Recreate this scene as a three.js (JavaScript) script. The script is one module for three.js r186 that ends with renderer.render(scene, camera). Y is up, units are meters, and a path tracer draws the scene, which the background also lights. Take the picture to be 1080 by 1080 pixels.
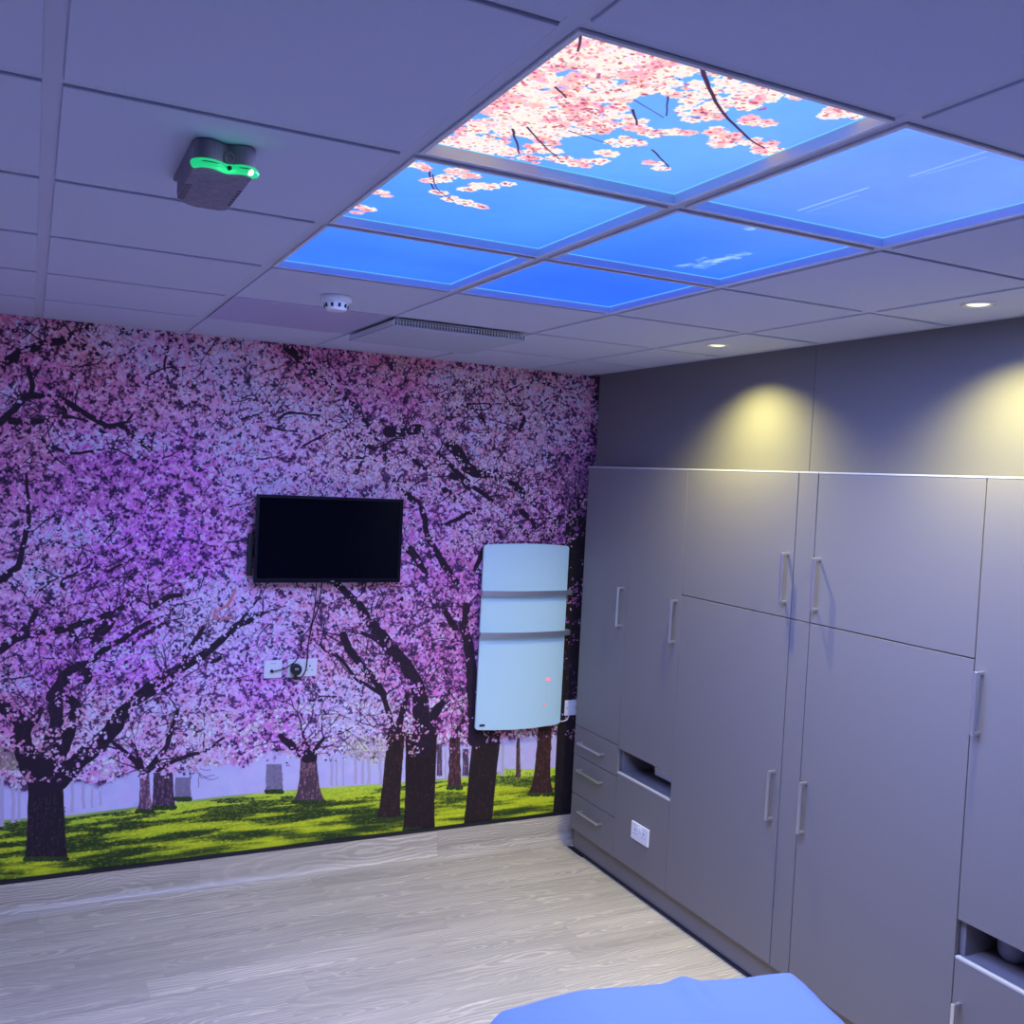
import * as THREE from 'three';
import { RoundedBoxGeometry } from 'three/addons/geometries/RoundedBoxGeometry.js';
import { mergeGeometries } from 'three/addons/utils/BufferGeometryUtils.js';
import { ImprovedNoise } from 'three/addons/math/ImprovedNoise.js';
import { RectAreaLightUniformsLib } from 'three/addons/lights/RectAreaLightUniformsLib.js';

// ---------------------------------------------------------------- camera, light, exposure
RectAreaLightUniformsLib.init();
const scene = new THREE.Scene();
scene.background = new THREE.Color(0x000000);
const F = 1027.73, EYE = [0, 2.0155, 0];
const camera = new THREE.PerspectiveCamera(2 * Math.atan(540 / F) * 180 / Math.PI, 1, 0.02, 40);
camera.position.set(...EYE);
camera.rotation.order = 'YXZ';
camera.rotation.set(-0.0363, -0.46, 0.0501);
camera.updateMatrixWorld(true);
const renderer = new THREE.WebGLRenderer({ antialias: true });
renderer.toneMapping = THREE.LinearToneMapping;
renderer.toneMappingExposure = 1.0;
renderer.shadowMap.enabled = true;
// light of the six backlit sky panels (linear colour, radiance), column by column, near to far
const SKY_LIGHT = [
  [[0.66, 0.62, 1.0], 25.5], [[0.31, 0.41, 1.0], 25.5], [[0.25, 0.36, 1.0], 25.5],
  [[0.28, 0.38, 1.0], 25.5], [[0.27, 0.38, 1.0], 25.5], [[0.25, 0.36, 1.0], 25.5],
];
const GLOW = 1.7;                 // what the eye sees of the print
const DOWN_POWER = 7.0, DOWN_COLOR = [1.0, 0.94, 0.32];

// ---------------------------------------------------------------- room measures (metres)
const H = 2.592, ZB = -4.655, XL = -1.6, XR = 3.2, ZF = 2.6;
const XF = 2.69, XB = 2.75;       // wardrobe fronts, bulkhead face
const GX = 0.603, PX = 0.59, GZ = -1.107, PZ = 0.6;   // ceiling grid
const COVE = 0.152;

// ---------------------------------------------------------------- helpers
function rng(seed) { let s = seed | 0; return () => { s = (s + 0x6d2b79f5) | 0; let t = Math.imul(s ^ (s >>> 15), 1 | s); t = (t + Math.imul(t ^ (t >>> 7), 61 | t)) ^ t; return ((t ^ (t >>> 14)) >>> 0) / 4294967296; }; }
const noise = new ImprovedNoise(), nz = (x, y, z = 0) => noise.noise(x, y, z);
const lerp = (a, b, t) => a + (b - a) * t, clamp = (x, a = 0, b = 1) => Math.min(b, Math.max(a, x));
const smooth = (x, a, b) => { const t = clamp((x - a) / (b - a)); return t * t * (3 - 2 * t); };
const camQ = camera.quaternion.clone();
function ray(px, py) { return new THREE.Vector3((px - 540) / F, -(py - 540) / F, -1).applyQuaternion(camQ); }
function onZ(px, py, z) { const d = ray(px, py), t = (z - EYE[2]) / d.z; return [EYE[0] + d.x * t, EYE[1] + d.y * t]; }
function onY(px, py, y) { const d = ray(px, py), t = (y - EYE[1]) / d.y; return [EYE[0] + d.x * t, EYE[2] + d.z * t]; }
const used = {};
function numbered(name) { const n = used[name] ?? 0; used[name] = n + 1; return n ? name + '_' + String(n).padStart(3, '0') : name; }
function shade(o) { o.castShadow = true; o.receiveShadow = true; return o; }
function part(name, geo, material, parent) { const m = shade(new THREE.Mesh(Array.isArray(geo) ? merge(geo) : geo, material)); m.name = name; parent.add(m); return m; }
function merge(list) { return mergeGeometries(list.map((g) => { const n = g.index ? g.toNonIndexed() : g; for (const k of Object.keys(n.attributes)) if (!['position', 'normal', 'uv'].includes(k)) n.deleteAttribute(k); return n; })); }
function thing(name, label, category, [x, y, z] = [0, 0, 0], group) {
  const o = new THREE.Group(); o.name = numbered(name); o.position.set(x, y, z); scene.add(o);
  o.userData = { label, category }; if (group) o.userData.group = group; return o;
}
function structure(name, geo, material, label) {
  const o = geo ? shade(new THREE.Mesh(Array.isArray(geo) ? merge(geo) : geo, material)) : new THREE.Group();
  o.name = name; scene.add(o); o.userData = { kind: 'structure', label, category: name.split('_')[0] }; return o;
}
function box(x0, x1, y0, y1, z0, z1) { const g = new THREE.BoxGeometry(x1 - x0, y1 - y0, z1 - z0); g.translate((x0 + x1) / 2, (y0 + y1) / 2, (z0 + z1) / 2); return g; }
function rbox(x0, x1, y0, y1, z0, z1, r = 0.002, seg = 1) { const g = new RoundedBoxGeometry(x1 - x0, y1 - y0, z1 - z0, seg, Math.min(r, (x1 - x0) / 2.01, (y1 - y0) / 2.01, (z1 - z0) / 2.01)); g.translate((x0 + x1) / 2, (y0 + y1) / 2, (z0 + z1) / 2); return g; }
function cyl(r0, r1, h, x, y, z, seg = 24) { const g = new THREE.CylinderGeometry(r0, r1, h, seg); g.translate(x, y, z); return g; }
function tube(points, r, seg = 40, rad = 8) { return new THREE.TubeGeometry(new THREE.CatmullRomCurve3(points.map((p) => new THREE.Vector3(...p))), seg, r, rad, false); }
const std = (o) => new THREE.MeshStandardMaterial(o), lin = (r, g, b) => new THREE.Color().setRGB(r, g, b);
function canvas(w, h) { const c = document.createElement('canvas'); c.width = w; c.height = h; return c; }
function canvasTexture(c, srgb = true) { const t = new THREE.CanvasTexture(c); if (srgb) t.colorSpace = THREE.SRGBColorSpace; t.magFilter = THREE.LinearFilter; return t; }
function dataTexture(w, h, fn, srgb) {
  const d = new Uint8Array(w * h * 4); let o = 0;
  for (let y = 0; y < h; y++) for (let x = 0; x < w; x++) { const c = fn(x, y); d[o++] = c[0]; d[o++] = c[1]; d[o++] = c[2]; d[o++] = 255; }
  const t = new THREE.DataTexture(d, w, h); if (srgb) t.colorSpace = THREE.SRGBColorSpace; t.magFilter = THREE.LinearFilter; t.wrapS = t.wrapT = THREE.RepeatWrapping; t.needsUpdate = true; return t;
}
const toLin = (c) => { c /= 255; return c <= 0.04045 ? c / 12.92 : Math.pow((c + 0.055) / 1.055, 2.4); };
const toSrgb = (c) => 255 * (c <= 0.0031308 ? c * 12.92 : 1.055 * Math.pow(c, 1 / 2.4) - 0.055);

// ---------------------------------------------------------------- materials
function speckle(n, amp, seed, scale = 1) { const r = rng(seed); return dataTexture(n, n, () => { const v = 128 + amp * (r() + r() + r() - 1.5) * scale; return [v, v, v]; }); }
const fineBump = speckle(256, 80, 3);
const tileBump = fineBump.clone(); tileBump.repeat.set(2, 2);
const tileMat = std({ color: lin(0.57, 0.60, 0.75), roughness: 0.92, bumpMap: tileBump, bumpScale: 0.0006 });
const flushPanelMat = std({ color: lin(0.57, 0.60, 0.75), roughness: 0.4, metalness: 0.55 });   // tile colour with a satin metallic finish, so it looks darker
const railMat = std({ color: lin(0.54, 0.57, 0.69), roughness: 0.55 });
const whiteMat = std({ color: lin(0.80, 0.80, 0.82), roughness: 0.45 });
const plasticWhite = std({ color: lin(0.82, 0.82, 0.84), roughness: 0.35 });
const darkMat = std({ color: lin(0.012, 0.012, 0.016), roughness: 0.5 });
const holeMat = std({ color: lin(0.02, 0.02, 0.025), roughness: 0.8 });
const wallPaint = std({ color: lin(0.40, 0.40, 0.48), roughness: 0.9 });
const greyBump = fineBump.clone(); greyBump.repeat.set(3, 3);
const greyMat = std({ color: lin(0.195, 0.180, 0.178), roughness: 0.55, bumpMap: greyBump, bumpScale: 0.00025 });
const greyInner = std({ color: lin(0.20, 0.19, 0.20), roughness: 0.6 });
const bulkMat = std({ color: lin(0.155, 0.146, 0.146), roughness: 0.42, bumpMap: greyBump, bumpScale: 0.0003 });
const edgeMat = std({ color: lin(0.52, 0.52, 0.52), roughness: 0.4 });
const steelMat = std({ color: lin(0.62, 0.62, 0.66), roughness: 0.38, metalness: 0.9 });
const trimDark = std({ color: lin(0.012, 0.012, 0.018), roughness: 0.5 });

// ---------------------------------------------------------------- floor: sheet vinyl with a printed oak plank pattern
const FW = 2.4, FH = 1.8;
const floorTex = (() => {
  const w = 2048, h = 1536, rows = 12, r = rng(77), planks = [];
  for (let i = 0; i < rows; i++) { const off = r() * FW; planks.push([0, 1].map((k) => ({ at: off + k * 1.2, tone: (r() - 0.5) * 0.10, c: (r() - 0.5) * 0.10, x0: (r() - 0.5) * 0.9, k: 0.05 + r() * 0.05, f: 52 + r() * 40, s: r() * 100 }))); }
  return dataTexture(w, h, (px, py) => {
    const x = px / w * FW, y = py / h * FH, row = Math.floor(y / (FH / rows)), yl = (y - (row + 0.5) * (FH / rows));
    const rr = planks[row]; let p = rr[0], xl = ((x - p.at) % FW + FW) % FW; if (xl > 1.2) { p = rr[1]; xl -= 1.2; }
    const wob = nz(xl * 3 + p.s, yl * 9, p.s) * 0.030 + nz(xl * 11, yl * 30 + p.s, 3) * 0.008 + nz(xl * 40 + p.s, yl * 60, 9) * 0.0022;
    const a = (xl - 0.6 - p.x0) * p.k, b = yl - p.c, rad = Math.sqrt(a * a + b * b * 0.9) + wob;
    const ring = rad * p.f, fr = ring - Math.floor(ring), cath = smooth(Math.abs(a), 0.05, 0.0) ;
    const line = Math.pow(Math.abs(Math.sin(fr * Math.PI)), 5) * (0.35 + 0.65 * cath);
    const pore = nz(xl * 6 + p.s * 3, yl * 420, p.s) * 0.5 + nz(xl * 25, yl * 800 + p.s, 5) * 0.5, broad = nz(xl * 1.4 + p.s, yl * 20, 7), mid = nz(xl * 5 + p.s, yl * 90, 17);
    let v = 0.71 + p.tone * 0.5 + broad * 0.05 + mid * 0.035 + pore * 0.04 + (line - 0.25) * 0.125;
    const edge = Math.abs(Math.abs(yl) - FH / rows / 2) < 0.0012 || xl < 0.0016 ? 0.93 : 1; v *= edge;
    return [clamp(v * 1.12) * 255, clamp(v * 1.05) * 255, clamp(v * 0.90) * 255];
  }, true);
})();
const floorMat = std({ map: floorTex, roughness: 0.42 });
function planeUV(g, u, v) { const p = g.attributes.position, uv = new Float32Array(p.count * 2); for (let i = 0; i < p.count; i++) { uv[2 * i] = u(p.getX(i), p.getY(i), p.getZ(i)); uv[2 * i + 1] = v(p.getX(i), p.getY(i), p.getZ(i)); } g.setAttribute('uv', new THREE.BufferAttribute(uv, 2)); return g; }
const floor = structure('floor', planeUV(box(XL - 0.1, XR + 0.1, -0.1, 0, ZB - 0.1, ZF + 0.1), (x) => x / FW, (x, y, z) => -z / FH), floorMat, 'pale oak effect vinyl floor');
{ // the vinyl is coved up the back wall
  const n = 12, R = 0.06, prof = [];
  for (let i = 0; i <= n; i++) { const a = i / n * Math.PI / 2; prof.push([ZB + 0.006 + R - R * Math.sin(a), R - R * Math.cos(a) + 0.0008]); }
  prof.push([ZB + 0.006, COVE]); prof.push([ZB, COVE]);
  const pos = [], uv = [], idx = [], xs = [XL, XR]; let s = 0;
  prof.forEach(([z, y], i) => { if (i) s += Math.hypot(z - prof[i - 1][0], y - prof[i - 1][1]); for (const x of xs) { pos.push(x, y, z); uv.push(x / FW, -(ZB + 0.05 - s) / FH); } });
  for (let i = 0; i < prof.length - 1; i++) { const a = i * 2; idx.push(a, a + 1, a + 2, a + 1, a + 3, a + 2); }
  const g = new THREE.BufferGeometry(); g.setAttribute('position', new THREE.Float32BufferAttribute(pos, 3)); g.setAttribute('uv', new THREE.Float32BufferAttribute(uv, 2)); g.setIndex(idx); g.computeVertexNormals();
  part('cove_skirting', g, floorMat, floor);
}

// ---------------------------------------------------------------- walls
structure('wall_back', box(XL - 0.1, XR + 0.1, 0, H + 0.35, ZB - 0.12, ZB - 0.004), wallPaint, 'plain back wall behind the photo mural');
structure('wall_left', box(XL - 0.12, XL, 0, H + 0.35, ZB - 0.1, ZF + 0.1), wallPaint, 'plain painted side wall opposite the wardrobes');
structure('wall_right', box(XR, XR + 0.12, 0, H + 0.35, ZB - 0.1, ZF + 0.1), wallPaint, 'plain wall behind the wardrobes');
structure('wall_front', box(XL - 0.1, XR + 0.1, 0, H + 0.35, ZF, ZF + 0.12), wallPaint, 'plain wall at the bed end of the room');
structure('baseboard_back', box(XL, XR, COVE - 0.004, COVE + 0.014, ZB - 0.003, ZB + 0.0085), trimDark, 'thin black capping strip under the mural');

// ---------------------------------------------------------------- mural print
const MX0 = XL, MX1 = XR, MY0 = COVE + 0.012, MY1 = H;
const MW = 2048, MPX = MW / (MX1 - MX0), MH = Math.round((MY1 - MY0) * MPX);
const muralCanvas = canvas(MW, MH);
function paintMural() {
  const g = muralCanvas.getContext('2d'), r = rng(11), S = MPX / 206;
  const M = (px, py) => { const [x, y] = onZ(px, py, ZB); return [(x - MX0) * MPX, (MY1 - y) * MPX]; };
  const inv = (cx, cy) => { // canvas to photograph pixels (print coordinates used while painting)
    const v = new THREE.Vector3(MX0 + cx / MPX - EYE[0], MY1 - cy / MPX - EYE[1], ZB - EYE[2]).applyQuaternion(camQ.clone().invert());
    return [540 + F * v.x / -v.z, 540 - F * v.y / -v.z];
  };
  const INK = [0.44, 0.46, 0.80];   // white paper under the room's violet light; print colours are picked relative to it
  const css = (c, k = 1, a = 1) => { const q = c.map((v, i) => toSrgb(clamp(toLin(v * k) / INK[i], 0, 0.88))); return `rgba(${q[0] | 0},${q[1] | 0},${q[2] | 0},${a})`; };
  const horizon = (px) => { const k = [[-600, 905], [0, 866], [70, 861], [150, 851], [240, 840], [330, 832], [420, 826], [500, 819], [560, 812], [640, 806], [900, 790]]; for (let i = 1; i < k.length; i++) if (px < k[i][0]) return lerp(k[i - 1][1], k[i][1], (px - k[i - 1][0]) / (k[i][0] - k[i - 1][0])); return 790; };
  // mean blossom colours over the print
  const A = [[-300, 400, 150, 105, 165], [-300, 700, 165, 110, 190], [20, 350, 150, 100, 155], [130, 345, 160, 130, 185], [90, 400, 150, 100, 155], [230, 400, 165, 125, 185], [320, 380, 158, 105, 168], [420, 390, 150, 95, 155], [500, 430, 185, 135, 190], [590, 430, 165, 125, 180], [620, 500, 110, 75, 140],
    [20, 480, 140, 95, 160], [100, 500, 130, 80, 170], [200, 500, 145, 95, 185], [300, 470, 185, 140, 200], [380, 470, 180, 130, 190], [480, 540, 190, 130, 195], [560, 540, 180, 120, 185], [610, 580, 95, 60, 130],
    [30, 600, 150, 115, 180], [120, 580, 145, 95, 190], [200, 580, 140, 85, 190], [240, 640, 175, 135, 215], [330, 650, 180, 120, 190], [440, 640, 160, 105, 190], [490, 620, 150, 95, 175], [560, 650, 105, 70, 140],
    [40, 690, 155, 105, 185], [130, 680, 155, 100, 200], [230, 690, 180, 145, 225], [290, 730, 165, 115, 210], [370, 700, 195, 135, 190], [440, 720, 170, 110, 190], [490, 720, 130, 80, 165], [590, 720, 40, 25, 60],
    [20, 770, 150, 110, 160], [110, 780, 185, 140, 205], [190, 770, 175, 130, 200], [290, 780, 155, 100, 190], [370, 770, 195, 165, 225], [430, 790, 170, 130, 170], [480, 760, 165, 110, 175], [550, 790, 160, 120, 170]];
  const tint = (px, py) => { let s = 0, c = [0, 0, 0]; for (const [x, y, R, G, B] of A) { const d = 1 / (60 + (x - px) ** 2 + (y - py) ** 2) ** 1.6; s += d; c[0] += R * d; c[1] += G * d; c[2] += B * d; } return c.map((v) => v / s); };
  const SKYC = [160, 148, 218];
  const patches = [[135, 350, 38, 22], [160, 375, 28, 18], [235, 385, 45, 24], [260, 410, 30, 20], [30, 350, 18, 16], [10, 420, 20, 14], [95, 465, 45, 12], [150, 468, 25, 12], [245, 470, 35, 26], [260, 510, 36, 22], [300, 430, 40, 18], [355, 440, 30, 14], [75, 560, 45, 16], [30, 605, 40, 12], [50, 615, 24, 12], [235, 625, 40, 22], [215, 645, 44, 18], [265, 645, 26, 26], [300, 610, 30, 14], [295, 660, 22, 22], [195, 670, 30, 20], [160, 690, 26, 12], [120, 692, 24, 16], [15, 720, 24, 12], [240, 670, 30, 14], [500, 470, 12, 15], [515, 490, 12, 8], [570, 420, 24, 18], [585, 445, 22, 24], [520, 440, 24, 12], [470, 400, 18, 12], [565, 478, 20, 14], [605, 420, 16, 20], [170, 745, 30, 10], [370, 740, 44, 20], [350, 765, 40, 22], [280, 690, 20, 14], [385, 790, 30, 12], [330, 745, 20, 14], [-100, 420, 60, 20], [-220, 500, 70, 24], [-120, 640, 80, 26], [-300, 600, 60, 30]];
  const skyness = (px, py) => { let s = 0; for (const [x, y, a, b] of patches) { const d = ((px - x) / a) ** 2 + ((py - y) / b) ** 2; if (d < 1.9) s = Math.max(s, 1 - d / 1.9); } return s; };
  // ground of the print
  for (let y = 0; y < MH; y += 6) for (let x = 0; x < MW; x += 6) {
    const [px, py] = inv(x + 3, y + 3), c = tint(px, py), s = skyness(px, py), n = 0.5 + 0.35 * nz(px * 0.05, py * 0.05, 4);
    g.fillStyle = css([c[0] * 0.85, c[1] * 0.8, c[2] * 1.1], 0.34 + 0.3 * n); g.fillRect(x, y, 6, 6);
  }
  const blob = (px, py, rad, c, k, a = 1) => { const [x, y] = M(px, py); g.fillStyle = css(c, k, a); g.beginPath(); g.ellipse(x, y, rad * S * (0.7 + 0.6 * r()), rad * S * (0.5 + 0.5 * r()), r() * 3.14, 0, 6.283); g.fill(); };
  const stroke = (pts, w0, w1, c = [26, 14, 34], a = 1) => { // tapered limb drawn as overlapping discs along a bent line
    const q = pts.map(([x, y]) => new THREE.Vector2(...M(x, y))), curve = new THREE.SplineCurve(q), len = curve.getLength(), n = Math.max(6, len / 1.2 | 0); g.fillStyle = css(c, 1, a);
    for (let i = 0; i <= n; i++) { const t = i / n, p = curve.getPoint(t), w = Math.max(0.55, lerp(w0, w1, t) * S / 2 * (1 + 0.22 * nz(p.x * 0.06, p.y * 0.06, 8))); g.beginPath(); g.arc(p.x + nz(p.x * 0.05, p.y * 0.05, 2) * 2, p.y + nz(p.x * 0.05, p.y * 0.05, 6) * 2, w, 0, 6.283); g.fill(); }
  };
  const twigs = (x, y, ang, len, w, depth) => { if (depth < 0 || len < 5) return; const pts = [[x, y]]; let a = ang, px = x, py = y; for (let i = 0; i < 4; i++) { a += (r() - 0.5) * 0.7; px += Math.cos(a) * len / 4; py += Math.sin(a) * len / 4; pts.push([px, py]); if (r() < 0.6) twigs(px, py, a + (r() < 0.5 ? -1 : 1) * (0.4 + r() * 0.6), len * 0.55, w * 0.6, depth - 1); } stroke(pts, w, w * 0.45, [38, 18, 46]); };
  const petals = (count, density, size, over) => {
    for (let i = 0; i < count; i++) {
      const px = r() * 1130 - 500, py = 325 + r() * 500, h = horizon(px); if (py > h - 28 + 22 * nz(px * 0.02, 9)) continue;
      const clump = nz(px * 0.045, py * 0.05, 20) + 0.6 * nz(px * 0.14, py * 0.15, 21); if (over && clump < density) continue;
      const s = skyness(px, py) + 0.25 * nz(px * 0.1, py * 0.1, 31), c = tint(px, py), u = r(), l = nz(px * 0.09, py * 0.09, 40);
      if (s > 0.12 && r() < 0.04 + 0.42 * s + 0.55 * nz(px * 0.2, py * 0.2, 33)) { blob(px, py, size * (0.7 + r()), SKYC, 0.86 + 0.2 * r()); continue; }
      const sat = nz(px * 0.012, py * 0.015, 50);
      const cc = [c[0] * (1.06 - 0.05 * sat), c[1] * (0.92 - 0.16 * sat), c[2] * (0.97 + 0.03 * sat)];
      const v = 0.5 + 0.75 * l + 0.85 * nz(px * 0.27, py * 0.27, 41) + 0.5 * (u - 0.5);
      if (v < 0.30) blob(px, py, size * (0.6 + r() * 0.7), [cc[0] * 0.82, cc[1] * 0.78, cc[2] * 1.12], 0.28 + 0.8 * Math.max(0, v));
      else if (v < 0.80) blob(px, py, size * (0.7 + r()), cc, 0.62 + 0.75 * v);
      else blob(px, py, size * (0.55 + r() * 0.8), [lerp(cc[0], 232, 0.5), lerp(cc[1], 180, 0.5), lerp(cc[2], 236, 0.5)], 0.9 + 0.2 * r());
    }
  };
  petals(30000, 0, 2.2, false); petals(150000, 0, 1.1, false);
  // mist between the far trunks, pale far crowns
  for (let i = 0; i < 5200; i++) { const px = r() * 1130 - 500, h = horizon(px), py = h - 52 * r() * (0.6 + 0.5 * nz(px * 0.015, 3)); blob(px, py, 7, [lerp(152, 164, r()), lerp(148, 160, r()), 230], 1 - 0.06 * r(), 0.35); }
  for (let i = 0; i < 5200; i++) { const px = r() * 1130 - 500, h = horizon(px), py = h - 34 - 55 * r(); const k = nz(px * 0.04, py * 0.06, 60); if (k < -0.1) continue; blob(px, py, 1.8, r() < 0.3 ? [235, 215, 245] : r() < 0.5 ? [190, 150, 205] : [165, 140, 190], 0.8 + 0.3 * r()); }
  for (let i = 0; i < 900; i++) { blob(392 + 22 * (r() + r() + r() - 1.5), 790 + 12 * (r() + r() + r() - 1.5), 1.2, r() < 0.4 ? [205, 195, 190] : [150, 130, 165], 0.7 + 0.4 * r()); blob(12 + 26 * (r() - 0.5), 800 + 22 * (r() - 0.5), 1.6, [150, 130, 150], 0.6 + 0.4 * r()); }
  // grass
  for (let i = 0; i < 1250; i++) { const px = -520 + i, h = horizon(px); for (let j = 0; j < 60; j++) { const py = h + j * 1.6, [x, y] = M(px, py); if (y > MH + 4) break;
    const d = j * 1.6, st = nz(px * 0.012 + d * 0.02, d * 0.13, 70) + 0.6 * nz(px * 0.03, d * 0.32, 71), lit = clamp(0.42 + st * 1.35 - (px < 150 ? 0.12 : 0) + (px > 440 ? 0.22 : 0) + (d < 12 ? 0.2 : 0)); const far = clamp(1 - d / 16);
    const c = [lerp(30, 150, lit), lerp(46, 160, lit), lerp(12, 26, lit)]; g.fillStyle = css([lerp(c[0], 150, far * 0.55), lerp(c[1], 178, far * 0.55), lerp(c[2], 120, far * 0.6)]); g.fillRect(x - 1, y - 1, 4.4, 5.4); } }
  for (let i = 0; i < 26000; i++) { const px = r() * 1200 - 520, h = horizon(px), d = r() * r() * 75 + 2, [x, y] = M(px, h + d), st = nz(px * 0.012 + d * 0.02, d * 0.13, 70) + 0.6 * nz(px * 0.03, d * 0.32, 71), u = r(); g.fillStyle = st > 0.05 ? css(u < 0.5 ? [185, 195, 40] : [120, 150, 30], 0.8 + 0.3 * u, 0.8) : css(u < 0.25 ? [110, 130, 30] : [30, 46, 16], 0.8 + 0.3 * u, 0.8); g.fillRect(x, y, 2 + 5 * r(), 1 + 1.2 * r()); }
  for (let i = 0; i < 500; i++) blob(545 + 50 * (r() - 0.3), horizon(550) - 1 + 4 * r(), 1.5, [150, 175, 70], 0.7 + 0.5 * r());
  // trunks: x left, x right at the foot, foot y, x left, x right at the top, top y, colour
  const trunk = (b0, b1, by, t0, t1, ty, c = [24, 13, 26], flare = 0.18) => {
    const w = b1 - b0, tw = t1 - t0, seg = 14, L = [], Rr = [];
    for (let i = 0; i <= seg; i++) { const t = i / seg, f = Math.pow(t, 7) * flare * w, y = lerp(ty, by, t), j = 1.2 * nz(y * 0.12, b0, 2); L.push(M(lerp(t0, b0, t) - f + j, y)); Rr.push(M(lerp(t1, b1, t) + f + j * 0.7, y)); }
    g.fillStyle = css(c); g.beginPath(); L.concat(Rr.reverse()).forEach(([x, y], i) => (i ? g.lineTo(x, y) : g.moveTo(x, y))); g.closePath(); g.fill();
    for (let i = 0; i < (c[0] > 120 ? 0 : w * 26); i++) { const t = r(), u = r(), px = lerp(lerp(t0, b0, t), lerp(t1, b1, t), u), py = lerp(ty, by, t), [x, y] = M(px, py); const k = nz(px * 0.5, py * 0.05, b0) + 0.5 * nz(px * 0.15, py * 0.6, 9); if (k < 0.05) continue; g.fillStyle = c[0] > 90 ? css(c, 0.7 + 0.5 * r(), 0.6) : css([c[0] * 1.8 + 12, c[1] * 1.7 + 8, c[2] * 1.5 + 10], 0.6 + 0.7 * r(), 0.6); g.fillRect(x, y, 1 + r() * 1.6, 2 + 4 * r()); }
    if (w > 10) for (let i = 0; i < w * 5; i++) blob(lerp(b0 - w * flare, b1 + w * flare, r()), by + 2 * r(), 1.6, [30, 44, 18], 0.8 + 0.5 * r());
  };
  const thin = [142, 134, 190];
  for (const [x, w, y, t] of [[14, 4, 868, 830], [20, 3, 866, 826], [76, 3, 857, 823], [88, 3, 853, 826], [97, 2, 852, 832], [106, 2, 850, 834], [2, 4, 872, 818], [350, 3, 829, 798], [362, 2, 829, 800], [355, 2, 829, 800], [375, 3, 827, 797], [383, 3, 827, 798], [389, 3, 827, 796], [401, 3, 829, 795], [470, 2, 822, 790], [497, 3, 820, 785], [530, 3, 818, 782], [-60, 4, 876, 835], [-90, 3, 880, 835], [-190, 4, 884, 838]]) trunk(x - w / 2, x + w / 2, y, x - w / 2, x + w / 2, t, thin, 0.1);
  trunk(184, 201, 842, 185, 201, 820, [100, 92, 138], 0.02); trunk(280, 298, 834, 281, 297, 806, [100, 92, 138], 0.02);
  trunk(161, 184, 851, 162, 182, 815, [46, 32, 60], 0.05); trunk(147, 159, 855, 148, 157, 810, [70, 50, 84], 0.25);
  trunk(473, 486, 830, 474, 485, 778, [50, 30, 44], 0.1); trunk(488, 494, 818, 488, 494, 790, [60, 48, 80], 0.1); trunk(544, 549, 820, 545, 548, 778, [52, 36, 50], 0.1); trunk(461, 466, 818, 461, 466, 785, [58, 44, 76], 0.1);
  trunk(314, 338, 845, 318, 333, 792, [58, 42, 66], 0.22); trunk(562, 579, 837, 568, 582, 766, [40, 22, 26], 0.3);
  trunk(400, 420, 863, 409, 427, 772, [28, 16, 22], 0.14); trunk(427, 457, 874, 428, 461, 774, [22, 12, 18], 0.06); trunk(490, 518, 869, 501, 531, 745, [24, 14, 20], 0.03); trunk(584, 640, 862, 598, 660, 520, [16, 9, 16], 0.02);
  trunk(28, 70, 905, 30, 66, 822, [22, 14, 28], 0.04); trunk(-232, -190, 918, -228, -196, 820, [24, 14, 28], 0.06); trunk(-110, -90, 896, -107, -92, 820, [46, 32, 60], 0.06);
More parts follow.
